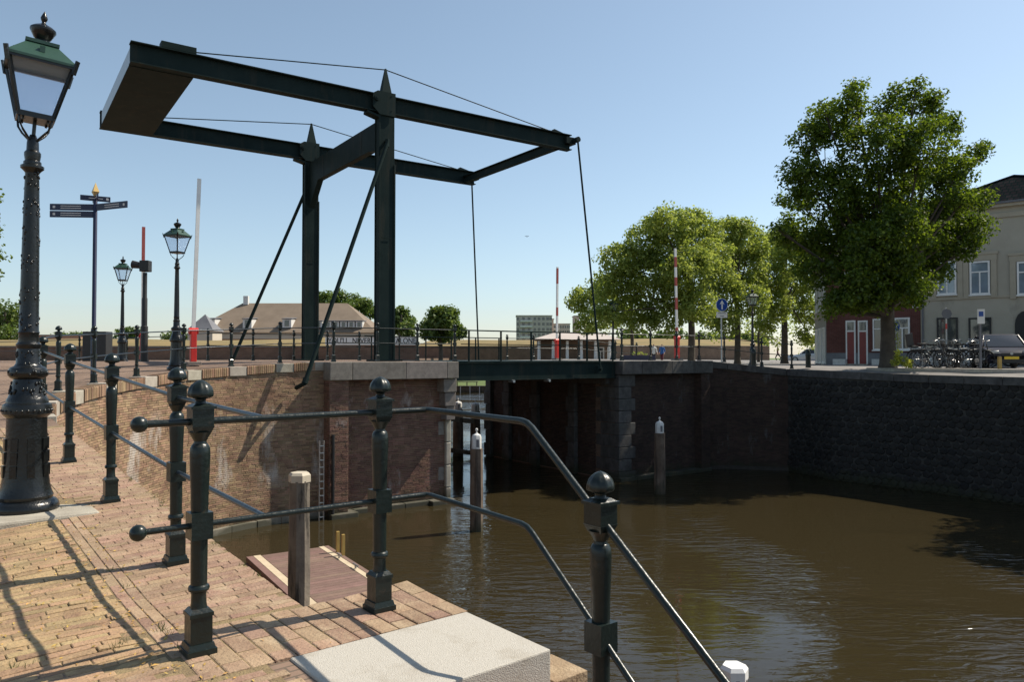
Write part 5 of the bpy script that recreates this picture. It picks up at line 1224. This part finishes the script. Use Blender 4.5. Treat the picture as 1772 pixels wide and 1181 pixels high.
# ------------------------------------------------------------ trees
def leaves(centres, n_per, spread, size, parent, mname, seed, name='crown'):
    rg = np.random.default_rng(seed); C_ = np.asarray(centres, float); n = len(C_) * n_per
    c = np.repeat(C_, n_per, axis=0); off = rg.normal(size=(n, 3)); off /= np.linalg.norm(off, axis=1)[:, None]; off *= (rg.random(n) ** .45)[:, None] * spread; off[:, 2] *= .75
    p = c + off
    nv = off / (np.linalg.norm(off, axis=1)[:, None] + 1e-6) * .7 + rg.normal(size=(n, 3)) * .55 + np.array([0, 0, .55]); nv /= np.linalg.norm(nv, axis=1)[:, None]
    t = np.cross(nv, rg.normal(size=(n, 3))); t /= np.linalg.norm(t, axis=1)[:, None]; b = np.cross(nv, t)
    s_ = size * rg.uniform(.6, 1.25, n)[:, None]
    V = np.stack([p - t * s_ * .5, p + b * s_ * .36 + nv * s_ * .08, p + t * s_ * .55, p - b * s_ * .36 + nv * s_ * .08], axis=1).reshape(-1, 3)
    V -= np.array(parent.location)
    me = bpy.data.meshes.new(name); me.vertices.add(4 * n); me.vertices.foreach_set('co', V.ravel())
    me.loops.add(4 * n); me.loops.foreach_set('vertex_index', np.arange(4 * n, dtype=np.int32)); me.polygons.add(n)
    me.polygons.foreach_set('loop_start', np.arange(0, 4 * n, 4, dtype=np.int32)); me.update(calc_edges=True); me.materials.append(M[mname])
    return link(name, me, parent)
def clumps(blobs, dens, seed):
    rg = np.random.default_rng(seed); out = []
    for (x, y, z, rx, ry, rz_) in blobs:
        n = int(dens * (rx * ry * rz_) ** (2 / 3) * 12)
        v = rg.normal(size=(n, 3)); v /= np.linalg.norm(v, axis=1)[:, None]; r = rg.uniform(.12, 1.0, n) ** .33 * rg.uniform(.80, 1.15, n)
        out.append(np.array([x, y, z]) + v * r[:, None] * np.array([rx, ry, rz_]))
    return np.concatenate(out)
def tree(name, label, base, h_trunk, r, blobs, mname, dens=1.0, n_per=26, spread=.38, size=.16, seed=1, group=None, cat='tree'):
    T = thing(name, label, cat, base, 0, group); rnd = random.Random(seed); bx, by, bz = base
    cen = clumps(blobs, dens, seed)
    tr = MB(); top = (bx + rnd.uniform(-.2, .2), by, bz + h_trunk * 1.5)
    tr.tube([(bx, by, bz - .2), (bx, by, bz + .25), (bx + .03, by, bz + h_trunk * .5), (bx, by, bz + h_trunk), top, (top[0] + .1, top[1], bz + h_trunk * 2.3)], [r * 1.5, r * 1.08, r * .95, r * .85, r * .6, r * .25], 12)
    for (x, y, z, rx, ry, rz_) in blobs:
        s_ = Vector((bx, by, bz + h_trunk * rnd.uniform(.85, 1.35))); e = Vector((x, y, z)); m_ = (s_ + e) / 2 + Vector((0, 0, rnd.uniform(-.1, .4)))
        tr.tube([s_, m_, e], [r * .42, r * .22, r * .07], 6)
        for k in range(3):
            q = e + Vector((rnd.uniform(-rx, rx), rnd.uniform(-ry, ry), rnd.uniform(-rz_, rz_))) * .75; tr.tube([m_ * .4 + e * .6, q], [r * .07, r * .02], 5)
    tr.build('trunk', 'bark', T, smooth=60)
    leaves(cen, n_per, spread, size, T, mname, seed)
    return T
def pxb(lst, d, base_r=0, dz=0, seed=0, dep=1.0):
    """crown lobes (x, y, radius in photo pixels) set at their real distance d with a spread in depth"""
    rnd = random.Random(seed); out = []
    for (x, y, r) in lst:
        dd = d + rnd.uniform(-dep, dep); k = dd / 1300; out.append(((x - 886) * k, dd, -(y - 619) * k, r * k, r * k * 1.05, r * k * .9))
    return out
big = [(1485, 172, 30), (1440, 215, 42), (1405, 240, 35), (1548, 180, 34), (1605, 182, 32), (1520, 250, 62), (1600, 250, 60), (1640, 215, 28), (1395, 300, 40), (1440, 330, 60), (1378, 345, 26), (1520, 350, 70), (1600, 340, 65), (1660, 300, 36), (1695, 262, 22), (1680, 340, 34),
       (1685, 395, 30), (1650, 400, 46), (1390, 400, 40), (1362, 405, 26), (1440, 420, 52), (1520, 430, 62), (1600, 430, 48), (1668, 430, 22), (1420, 470, 36), (1470, 490, 40), (1540, 495, 42), (1450, 525, 22), (1575, 510, 26), (1500, 522, 24), (1610, 465, 30), (1530, 528, 20), (1470, 530, 20), (1440, 535, 14), (1545, 470, 50), (1510, 480, 50), (1490, 400, 60), (1560, 400, 60), (1345, 395, 12), (1430, 190, 16), (1712, 250, 10), (1590, 150, 16), (1480, 145, 14)]
tree('lime_tree', 'big broad dark green lime tree standing on the quay before the brick house', (15.6, 31.2, -.47), 2.5, .30, pxb(big, 31.2, seed=3, dep=2.2) + pxb([(1500, 500, 32), (1548, 494, 34), (1578, 508, 24), (1468, 508, 28), (1522, 520, 22), (1440, 520, 18), (1600, 488, 22)], 29.6, seed=8, dep=.4), 'leaf_big', 4.4, 42, .40, .145, 5)
bmb_ = [Vector((15.9, 31.0, -.5))]
tree('lime_tree', 'lime tree past the right edge shading the water below the rubble wall', (21.2, 21.6, -.6), 2.4, .24, [(20.2, 21.3, 5.2, 2.1, 2.1, 1.9), (21.2, 22.3, 6.0, 2.0, 2.0, 1.7), (19.3, 20.0, 4.3, 1.5, 1.5, 1.3), (22.0, 20.4, 5.2, 1.8, 1.8, 1.6), (20.4, 23.4, 4.4, 1.5, 1.3, 1.4), (20.5, 21.2, 7.0, 1.4, 1.4, 1.1), (19.4, 18.4, 3.6, 1.4, 1.4, 1.1)], 'leaf_big', 3.4, 24, .42, .18, 61)
G1 = 'plane trees along the right bank'
tree('plane_tree', 'tallest pale green plane tree behind the right barrier', (11.1, 46.5, -.4), 3.6, .22, pxb([(1165, 395, 40), (1120, 420, 42), (1210, 405, 42), (1075, 450, 38), (1060, 500, 30), (1130, 480, 55), (1190, 470, 55), (1230, 450, 38), (1160, 540, 42), (1095, 540, 36), (1210, 530, 35), (1050, 540, 22), (1145, 385, 26), (1200, 378, 20)], 46.5, seed=11, dep=2.2), 'leaf_plane', 3.6, 36, .52, .19, 12, G1)
tree('plane_tree', 'second plane tree above the blue arrow sign', (15.3, 51, -.4), 3.8, .20, pxb([(1265, 405, 34), (1250, 440, 38), (1300, 420, 32), (1290, 470, 42), (1250, 500, 36), (1300, 520, 32), (1255, 555, 26), (1285, 395, 20), (1235, 545, 22)], 51, seed=13, dep=2.0), 'leaf_plane', 3.6, 34, .54, .20, 14, G1)
tree('plane_tree', 'third plane tree between the shaded lamp and the corner house', (20.3, 56, -.4), 4.2, .24, pxb([(1330, 425, 30), (1365, 430, 32), (1395, 440, 28), (1340, 480, 36), (1385, 490, 36), (1345, 530, 28), (1395, 540, 28), (1400, 580, 18), (1325, 560, 18)], 56, seed=15, dep=2.0), 'leaf_plane', 3.6, 34, .54, .21, 16, G1)
tree('plane_tree', 'small plane tree leaning left beside the near lamp on the right bank', (9.9, 62, -.4), 3, .16, pxb([(1015, 515, 26), (1045, 500, 30), (1000, 525, 16), (1030, 555, 26), (1062, 545, 26), (1012, 565, 16)], 62, seed=17, dep=1.6), 'leaf_plane', 3.0, 22, .5, .25, 18, G1)
tree('birch_tree', 'light willow like tree behind the shaded lamp', (21.0, 64, -.4), 2.2, .12, pxb([(1285, 560, 26), (1320, 575, 24), (1345, 590, 18), (1370, 560, 22), (1400, 600, 16), (1250, 575, 18)], 64, seed=19, dep=2.0), 'leaf_plane', 1.2, 14, .6, .2, 20)
tree('roundtree' if False else 'round_tree', 'round dark tree right of the portal behind the railing', (-9.5, 100, -1), 3, .3, pxb([(765, 550, 22), (750, 565, 18), (780, 565, 18), (765, 570, 24), (740, 577, 12), (795, 578, 10)], 100, seed=21, dep=2.5), 'leaf_far', 2.4, 24, .8, .5, 22)
tree('round_tree', 'narrow tree between the portal post and the round tree', (-15.5, 104, -1), 3, .3, pxb([(692, 545, 15), (700, 560, 16), (684, 565, 14), (705, 572, 12)], 104, seed=23, dep=2.0), 'leaf_far', 2.6, 22, .8, .5, 24)
tree('broad_tree', 'wide tree crowns rising behind the barracks roof', (-32, 150, -1), 4, .4, pxb([(560, 520, 16), (585, 518, 17), (610, 524, 16), (632, 530, 14), (645, 540, 12), (545, 530, 14), (600, 540, 20)], 150, seed=25, dep=4), 'leaf_far', 1.2, 18, 1.1, .6, 26)
tree('broad_tree', 'leafy green tree at the left edge behind the lamp post', (-56, 83, -.6), 2.5, .35, pxb([(15, 545, 26), (-5, 560, 28), (30, 560, 20), (10, 580, 22), (40, 580, 12)], 83, seed=27, dep=2.5), 'leaf_far', 1.3, 20, .8, .36, 28)
tree('broad_tree', 'overhanging twigs of a tree just outside the left edge', (-12.9, 16.2, -.75), 2.4, .13, pxb([(-110, 360, 95), (-100, 450, 90), (-170, 400, 90), (-120, 300, 80), (-18, 382, 12), (-14, 432, 14), (-16, 408, 8)], 16.2, seed=29, dep=.5), 'leaf_big', 9.0, 14, .2, .09, 30)
for i, (x, y, w_, h_, lb) in enumerate(((225, 575, 40, 6, 'low tree clump on the horizon behind the small lamp'), (330, 580, 90, 4, 'thin line of trees on the horizon left of the barracks'), (135, 582, 70, 4, 'faint tree line on the far left horizon'), (1010, 590, 60, 10, 'low trees beside the gatehouse'), (1120, 585, 110, 12, 'hedge line behind the right rampart'), (1260, 588, 130, 9, 'tree line beyond the second plane tree'))):
    d = 190 if x < 900 else 110; k = d / 1300; T = thing('tree_line', lb, 'trees', ((x - 886) * k, d, 0))
    rg = np.random.default_rng(40 + i); n = 70
    cen = np.stack([(x - 886) * k + rg.uniform(-w_ / 2, w_ / 2, n) * k, d + rg.uniform(-2, 2, n), -(y - 619) * k + rg.uniform(-3.0, 1, n) * h_ * k * .5], axis=1)
    o = leaves(cen, 26, 1.4, .7, T, 'leaf_far', 50 + i, 'foliage'); o['kind'] = 'stuff'
# bush with bright leaves at the foot of the lime tree
BS = thing('bush', 'bright yellow green variegated bush at the foot of the big lime tree', 'bush', (16.1, 30.6, -.55))
leaves(clumps(pxb([(1558, 620, 9), (1566, 626, 9), (1550, 628, 7), (1572, 632, 6), (1555, 612, 6)], 29.6, seed=4, dep=.2), 46, 7), 10, .10, .085, BS, 'leaf_yellow', 8, 'foliage')
MB().tube([(16.1, 30.4, -.6), (16.1, 30.2, -.1)], .03, 6).build('stem', 'bark', BS)
IV = thing('ivy', 'sprig of ivy growing up the lime tree trunk', 'climbing plant', (15.9, 30.85, .6))
leaves(np.array([(15.55 + .33 * math.cos(a), 30.9 + .1 * math.sin(a), .2 + i * .1) for i, a in enumerate(np.linspace(-.5, .6, 14))]), 8, .12, .09, IV, 'leaf_plane', 9, 'foliage')

# ------------------------------------------------------------ signs
def rsign(label, p, H_, r, face, rz, plate=None, cat='traffic sign', back=False):
    T = thing('traffic_sign', label, cat, (0, 0, 0), 0)
    MB().tube([(0, .05, 0), (0, .05, H_ + r)], .035, 10).build('sign_pole', 'galv', T, smooth=60)
    q = MB().tube([(0, 0, H_), (0, -.015, H_)], r, 32); di = q.build('sign_disc', face if not back else 'galv', T, smooth=40)
    if face == 'signblue':
        MB().tube([(0, -.0155, H_), (0, -.018, H_)], r * .99, 32).build('sign_rim', 'white', di); MB().tube([(0, -.0185, H_), (0, -.021, H_)], r * .93, 32).build('blue_field', 'signblue', di)
    return T, di
S1, di = rsign('round blue sign with white upward arrow on the right bank', (9.9, 35.4, -.35), 2.83, .31, 'signblue', rad(14))
ar_ = MB(); ar_.slab([(-.035, -.022, 2.62), (.035, -.022, 2.62), (.035, -.022, 2.90), (.13, -.022, 2.84), (.0, -.022, 3.06), (-.13, -.022, 2.84), (-.035, -.022, 2.90)], (0, -.003, 0)); ar_.build('white_arrow', 'white', di); S1.location = (9.9, 35.4, -.35); S1.rotation_euler = (0, 0, rad(14))
S1.location = (0, 0, 0); pl = MB().box((0, 0, 2.36), .56, .02, .27).build('sub_plate', 'white', S1)
for zz in (2.43, 2.30): MB().box((0, -.012, zz), .42 if zz > 2.4 else .2, .004, .03).build('lettering_strip', 'slate', pl)
S1.location = (9.9, 35.4, -.35)
S2, di = rsign('small round blue turn arrow sign in front of the brick house window', (22.2, 43.3, -.45), 2.25, .30, 'signblue', rad(35))
MB().slab([(-.10, -.022, 2.08), (-.04, -.022, 2.08), (-.04, -.022, 2.30), (.03, -.022, 2.30), (.03, -.022, 2.22), (.14, -.022, 2.33), (.03, -.022, 2.44), (.03, -.022, 2.36), (-.10, -.022, 2.36)], (0, -.003, 0)).build('white_arrow', 'white', di); S2.location = (22.2, 43.3, -.45); S2.rotation_euler = (0, 0, rad(35))
S3 = thing('traffic_sign', 'grey back of a sign on a red and white pole above the bicycles', 'traffic sign', (19.9, 34.4, -.5))
MB().tube([(19.9, 34.4, -.5), (19.9, 34.4, 2.3)], .03, 8).build('sign_pole', 'greyish', S3)
bevel(MB().tube([(19.9, 34.36, 2.0), (19.9, 34.34, 2.0)], .24, 8).build('sign_back', 'slate', S3), .003)
MB().tube([(19.9, 34.4, 1.3), (19.9, 34.4, 1.55)], .036, 8).build('red_band', 'red', S3)
S4 = thing('parking_sign', 'pale rectangular parking sign on a grey pole beside the dark car', 'traffic sign', (19.2, 30.8, -.5))
MB().tube([(19.2, 30.8, -.6), (19.2, 30.8, 1.4)], .045, 8).build('sign_pole', 'slate', S4)
pq = MB().box((19.2, 30.72, 1.68), .26, .03, .60, rad(-30)).build('sign_board', 'white', S4); MB().box((19.19, 30.70, 1.78), .16, .02, .2, rad(-30)).build('blue_symbol', 'signblue', pq)
# stone post and yellow bollard
BO = thing('bollard', 'slim ochre bollard post beside the dark car bumper', 'bollard', (19.4, 29.9, -.5)); MB().box((19.4, 29.9, -.25), .11, .11, .55).build('shaft', 'yellow', BO); MB().box((19.4, 29.9, .04), .09, .09, .03).build('bollard_cap', 'granite', BO)
TB = thing('utility_box', 'dark green utility cabinet behind the fingerpost', 'cabinet', (-16.0, 29, -.2)); bevel(MB().box((-16.0, 29, .42), .9, .5, 1.15).build('cabinet_body', 'black', TB), .02); MB().box((-16.0, 28.74, .42), .03, .02, 1.0).build('door_seam', 'slate', TB)

# ------------------------------------------------------------ cars
def car(label, p, rz, paint, L_=4.3, Wd=1.76, Hc=1.47):
    T = thing('parked_car', label, 'car', (0, 0, 0), 0, 'cars parked on the right bank')
    h = Wd / 2
    # sections along x (front = -x): (x, z_low, z_belt, z_top, half width at belt, half width at top)
    low = [(-L_ / 2, .32, .62), (-L_ / 2 + .12, .22, .72), (-L_ / 2 + .9, .2, .84), (-.75, .2, .92), (.0, .2, .95), (1.2, .2, .98), (L_ / 2 - .15, .24, .95), (L_ / 2, .36, .8)]
    b = MB(); rings = []
    for i, (x, z0, z1) in enumerate(low):
        k = .86 if i in (0, len(low) - 1) else .97 if i in (1, len(low) - 2) else 1.0
        rings.append([(x, -h * k * .96, z0), (x, -h * k, z0 + .18), (x, -h * k, z1 - .2), (x, -h * k * .94, z1), (x, h * k * .94, z1), (x, h * k, z1 - .2), (x, h * k, z0 + .18), (x, h * k * .96, z0)])
    n = 8; vs_ = [v for r_ in rings for v in r_]; fs_ = [(i * n + j, i * n + (j + 1) % n, (i + 1) * n + (j + 1) % n, (i + 1) * n + j) for i in range(len(rings) - 1) for j in range(n)] + [tuple(range(n))[::-1], tuple((len(rings) - 1) * n + j for j in range(n))]
    b.add(vs_, fs_); bo = b.build('body', paint, T, smooth=35); bevel(bo, .03, 3)
    g = MB(); cab = [(-.85, .90, .93, .90), (-.15, .92, Hc - .04, .78), (.6, .95, Hc, .78), (1.35, .95, Hc - .06, .76), (1.95, .93, .97, .86)]
    rr = []
    for x, z0, z1, k in cab: rr.append([(x, -h * .93, z0), (x, -h * k * .93, z1), (x, h * k * .93, z1), (x, h * .93, z0)])
    vs_ = [v for r_ in rr for v in r_]; fs_ = [(i * 4 + j, i * 4 + (j + 1) % 4, (i + 1) * 4 + (j + 1) % 4, (i + 1) * 4 + j) for i in range(4) for j in range(4)] + [(3, 2, 1, 0), (16, 17, 18, 19)]
    bevel(g.add(vs_, fs_).build('windows', 'carglass', T, smooth=35), .03, 2)
    rfq = MB().hexa([(-.12, -h * .72, Hc - .03), (1.32, -h * .70, Hc - .05), (1.32, h * .70, Hc - .05), (-.12, h * .72, Hc - .03), (-.02, -h * .66, Hc + .02), (1.25, -h * .64, Hc), (1.25, h * .64, Hc), (-.02, h * .66, Hc + .02)])
    for sg in (-1, 1):
        for (x0, z0, x1, z1) in ((-.85, .93, -.15, Hc - .02), (.62, .95, .62, Hc), (1.92, .96, 1.35, Hc - .03)): rfq.bar((x0, sg * h * .93, z0), (x1, sg * h * .74, z1), .07, .05)
    bevel(rfq.build('roof', paint, T, smooth=35), .015, 2)
    for x in (-L_ / 2 + .85, L_ / 2 - .85):
        for sg in (-1, 1):
            w_ = MB().tube([(x, sg * (h - .2), .31), (x, sg * (h + .01), .31)], .31, 24).build('wheel', 'rubber', T, smooth=40)
            hub = MB().tube([(x, sg * (h + .005), .31), (x, sg * (h + .02), .31)], .20, 12); hub.build('rim', 'galv', w_, smooth=30)
    for sg in (-1, 1):
        bevel(MB().box((-L_ / 2 + .10, sg * h * .68, .66), .16, .36, .17).build('headlight', 'chrome', T, smooth=30), .03)
        bevel(MB().box((L_ / 2 - .06, sg * h * .72, .78), .12, .26, .18).build('tail_light', 'red', T), .03)
        bevel(MB().box((-.68, sg * (h + .06), 1.0), .12, .16, .12).build('wing_mirror', paint, T), .03)
    MB().box((-L_ / 2 - .005, 0, .58), .04, .70, .12).build('grille', 'black', T); MB().box((-L_ / 2 + .03, 0, .30), .08, 1.3, .14).build('lower_grille', 'black', T)
    MB().box((-L_ / 2 - .03, 0, .44), .02, .52, .115).build('number_plate', 'plate', T); MB().box((L_ / 2 + .01, 0, .58), .02, .52, .115).build('number_plate', 'plate', T)
    MB().tube([(-L_ / 2 - .03, 0, .62), (-L_ / 2 - .045, 0, .62)], .055, 16).build('badge', 'chrome', T)
    T.location = p; T.rotation_euler = (0, 0, rz); return T
car('dark blue hatchback facing the quay cut by the right edge', (21.55, 33.2, -.46), rad(68), 'carblue')
car('white car parked behind the heap of bicycles', (23.9, 38.2, -.46), rad(-40), 'carwhite', 4.2, 1.75, 1.5)
car('silver car parked at the corner house', (31.6, 80, -.55), rad(-25), 'carsilver', 4.3)
car('dark grey car further back at the corner', (34.2, 86, -.55), rad(-25), 'cardark', 4.3)

# ------------------------------------------------------------ bicycles
def bicycle(frame='black', fenders='black'):
    T = thing('bicycle', 'x', 'bicycle', (0, 0, 0), 0, 'bicycles heaped at the rack under the lime tree'); Rr = .34
    for x in (-.52, .52):
        t = MB(); n = 26; ring = [(x + Rr * math.cos(2 * PI * i / n), 0, Rr + Rr * math.sin(2 * PI * i / n)) for i in range(n + 1)]; t.tube(ring, .018, 6, caps=False); w_ = t.build('tyre', 'rubber', T, smooth=60)
        s_ = MB()
        for i in range(12): a = 2 * PI * i / 12; s_.tube([(x, 0, Rr), (x + (Rr - .02) * math.cos(a), 0, Rr + (Rr - .02) * math.sin(a))], .003, 3)
        s_.tube([(x, -.04, Rr), (x, .04, Rr)], .02, 8); s_.build('spokes', 'chrome', w_)
        f = MB(); f.tube([(x + (Rr + .03) * math.cos(a), 0, Rr + (Rr + .03) * math.sin(a)) for a in [rad(20 + 14 * i) for i in range(10)]], .016, 5); f.build('mudguard', fenders, T, smooth=60)
    f = MB(); bb = (-.05, 0, .30); st = (-.20, 0, .82); hd = (.36, 0, .84)
    for a, b, r_ in ((bb, st, .016), (bb, (.40, 0, .72), .018), ((-.16, 0, .70), hd, .016), ((-.52, 0, Rr), bb, .011), ((-.52, 0, Rr), (-.17, 0, .72), .010), ((.34, 0, .94), (.42, 0, .62), .018), ((.42, 0, .62), (.52, 0, Rr), .013)): f.tube([a, b], r_, 7)
    f.build('frame', frame, T, smooth=60)
    h = MB(); h.tube([(.34, 0, .94), (.32, 0, 1.06)], .013, 6); h.tube([(.12, -.28, 1.06), (.26, -.26, 1.10), (.34, 0, 1.07), (.26, .26, 1.10), (.12, .28, 1.06)], .012, 6); h.build('handlebar', 'chrome', T, smooth=60)
    sd = MB(); sd.hexa([(-.34, -.09, .90), (-.08, -.03, .90), (-.08, .03, .90), (-.34, .09, .90), (-.34, -.10, .95), (-.06, -.025, .94), (-.06, .025, .94), (-.34, .10, .95)]); sd.tube([st, (-.215, 0, .90)], .013, 6); bevel(sd.build('saddle', 'rubber', T), .015)
    MB().box((-.55, 0, .76), .38, .13, .02).build('luggage_rack', 'galv', T)
    p = MB(); p.tube([(-.05, -.10, .30), (-.05, .10, .30)], .012, 6); p.tube([(-.05, -.1, .30), (-.13, -.1, .15)], .009, 5); p.tube([(-.05, .1, .30), (.03, .1, .45)], .009, 5); p.tube([(-.05, -.03, .30), (-.05, -.045, .30)], .09, 16); p.box((-.14, -.14, .15), .09, .08, .02).box((.04, .14, .45), .09, .08, .02); p.build('crank', 'chrome', T)
    return T
bk = bicycle()
spots = [(1600, 32.2, 20, 'leftmost bicycle with a child seat by the lime tree'), (1620, 32.6, -35, 'second bicycle of the heap leaning right'), (1634, 32.2, 40, 'third bicycle of the heap under the grey sign'), (1648, 32.8, -20, 'bicycle in the middle of the heap at the sign pole'), (1662, 32.2, 25, 'bicycle right of the sign pole in the heap'), (1676, 31.9, -30, 'bicycle before the white car'), (1690, 31.7, 12, 'rightmost bicycle next to the parking sign pole'), (1640, 33.2, 8, 'bicycle at the back of the heap nearest the house')]
for i, (px, d, rz, lb) in enumerate(spots):
    x = (px - 886) / 1300 * d; z = hright(x, d) + .01; r_ = rad(rz - 8)
    if i == 0: bk.location = (x, d, z); bk.rotation_euler = (rad(5), 0, r_); bk['label'] = lb; o = bk
    else: o = dup(bk, (x, d, z), r_, lb); o.rotation_euler = (rad((-1) ** i * 6), 0, r_)
    if i: o.scale = (1.08,) * 3
bk2 = bicycle('cardark', 'black'); bk.scale = (1.1,) * 3
for i, (px, d, rz, lb) in enumerate([(1609, 33.0, -60, 'dark bicycle behind the leftmost one, turned towards the house'), (1627, 33.6, 70, 'dark bicycle at the back beneath the grey sign'), (1655, 33.5, 55, 'dark bicycle wedged behind the sign pole'), (1668, 33.0, -48, 'dark bicycle squeezed in the right half of the heap'), (1683, 32.8, 66, 'dark bicycle before the white car bonnet'), (1615, 31.7, 5, 'dark bicycle lying low at the front of the heap')]):
    x = (px - 886) / 1300 * d; z = hright(x, d) + .02; o = bk2 if i == 0 else dup(bk2, (0, 0, 0), 0, lb)
    o['label'] = lb; o.location = (x, d, z); o.rotation_euler = (rad(7 * (-1) ** i), rad(-4 if i % 3 else 6), rad(rz - 8)); o.scale = (1.1,) * 3
cs = MB(); cs.box((-.58, 0, .98), .30, .28, .06).box((-.74, 0, 1.22), .06, .30, .5); cso = bevel(MB().box((-.58, 0, .98), .30, .28, .06).build('child_seat', 'black', bk), .01) if False else None
q_ = MB(); q_.box((-.58, 0, .82), .28, .26, .08); q_.bar((-.70, 0, .84), (-.80, 0, 1.32), .28, .06, up=(0, 1, 0)); bevel_ = q_.mesh('child_seat', 'black'); link('child_seat', bevel_, bk)
RK = thing('bicycle_rack', 'low steel bicycle rack rail under the heaped bicycles', 'bicycle rack', (18.6, 32.4, -.55))
for k in range(5): x = 17.8 + k * .55; MB().tube([(x, 32.6, -.6), (x, 32.6, .15), (x + .25, 32.6, .15), (x + .25, 32.6, -.6)], .02, 6).build('hoop', 'galv', RK)

# ------------------------------------------------------------ people, planter
def person(label, p, rz, top, legs, walk=.25, hairc='hair', bend=0.0):
    T = thing('person', label, 'person', p, rz); J = []
    V = [(0, 0, .93), (0, bend * .3, 1.15), (0, bend * .6, 1.38), (0, bend * .8, 1.50), (0, bend, 1.60), (0, bend, 1.72),
         (-.09, 0, .90), (-.10, walk * .5, .50), (-.10, walk * .2, .07), (-.10, walk * .2 - .16, .03), (.09, 0, .90), (.10, -walk * .7, .50), (.10, -walk * .4, .07), (.10, -walk * .4 - .16, .03),
         (-.20, bend * .6, 1.40), (-.25, bend * .5 + .05, 1.12), (-.24, bend * .5 - .10, .90), (-.24, bend * .5 - .14, .80), (.20, bend * .6, 1.40), (.25, bend * .5 - .03, 1.12), (.24, bend * .5 - .18, .93), (.24, bend * .5 - .24, .85)]
    E = [(0, 1), (1, 2), (2, 3), (3, 4), (4, 5), (0, 6), (6, 7), (7, 8), (8, 9), (0, 10), (10, 11), (11, 12), (12, 13), (2, 14), (14, 15), (15, 16), (16, 17), (2, 18), (18, 19), (19, 20), (20, 21)]
    Rd = [.14, .13, .15, .055, .095, .07, .09, .065, .045, .04, .09, .065, .045, .04, .065, .045, .032, .028, .065, .045, .032, .028]
    me = bpy.data.meshes.new('body'); me.from_pydata(V, E, []); me.materials.append(M[top]); me.materials.append(M[legs]); me.materials.append(M['skin']); me.materials.append(M[hairc])
    tmp = bpy.data.objects.new('body', me); sc.collection.objects.link(tmp)
    md = tmp.modifiers.new('skin', 'SKIN'); md.use_smooth_shade = True
    sv = me.skin_vertices[0].data
    for i, r_ in enumerate(Rd): sv[i].radius = (r_, r_ * (.75 if i in (0, 1, 2) else 1))
    sv[0].use_root = True
    s2 = tmp.modifiers.new('sub', 'SUBSURF'); s2.levels = 1; s2.render_levels = 1
    dg = bpy.context.evaluated_depsgraph_get(); dg.update(); m2 = bpy.data.meshes.new_from_object(tmp.evaluated_get(dg)); bpy.data.objects.remove(tmp)
    m2.materials.clear()
    for k in (top, legs, 'skin', hairc): m2.materials.append(M[k])
    for pl_ in m2.polygons:
        c = pl_.center
        pl_.material_index = 3 if (c.z > 1.66 or (c.z > 1.56 and c.y > bend + .02)) else 2 if (c.z > 1.50 or (abs(c.x) > .19 and c.z < 1.05)) else 1 if c.z < .92 and abs(c.x) < .19 else 0
    link('body', m2, T); return T
person('person in a white shirt beyond the railing at the right pier', (11.7, 62, -.62), rad(10), 'shirtwhite', 'clothdark', .1, 'greyish' if False else 'hair')
person('person in blue jacket beside the white shirted one', (12.5, 62.6, -.62), rad(-30), 'shirtblue', 'clothred', .3)
person('person in dark clothes walking under the plane trees', (29.7, 84, -.5), rad(80), 'clothred', 'clothdark', .5)
PL = thing('flower_planter', 'long dark planter with green plants behind the right pier railing', 'planter', (6.4, 38.8, -.5))
bevel(MB().box((6.55, 39, -.2), 1.7, .5, .6).build('trough', 'blue', PL), .02)
leaves(clumps([(6.1, 39, .2, .4, .2, .2), (6.7, 39, .22, .45, .2, .22), (7.1, 39, .18, .3, .2, .2)], 2.5, 3), 14, .12, .09, PL, 'leaf_plane', 4, 'foliage')
BD = thing('bird', 'tiny dark bird high in the open sky', 'bird', (1.2, 60, 9.7)); BD.scale = (.55,) * 3
MB().lathe([(.001, -.16), (.035, -.08), (.05, 0), (.03, .1), (.03, .14), (.001, .18)], (1.2, 60, 9.7), 8).build('body', 'black', BD, smooth=60)
MB().add([(1.2, 60, 9.72), (1.0, 60.1, 9.82), (.85, 60.05, 9.74), (1.0, 59.95, 9.78)], [(0, 1, 2, 3), (3, 2, 1, 0)]).add([(1.2, 60, 9.72), (1.4, 60.1, 9.82), (1.55, 60.05, 9.74), (1.4, 59.95, 9.78)], [(0, 1, 2, 3), (3, 2, 1, 0)]).build('wings', 'black', BD)
# tree guard trunks of the bank (dark bollards)
for i, (x, y) in enumerate(((10.8, 33.6), (13.4, 34.0))):
    b_ = thing('stone_bollard', ('dark bollard left of the shaded lamp', 'dark bollard right of the shaded lamp')[i], 'bollard', (x, y, hright(x, y)))
    MB().lathe([(.12, 0), (.11, .5), (.13, .55), (.10, .75), (.02, .85)], (x, y, hright(x, y)), 12).build('shaft', 'paint', b_, smooth=40)
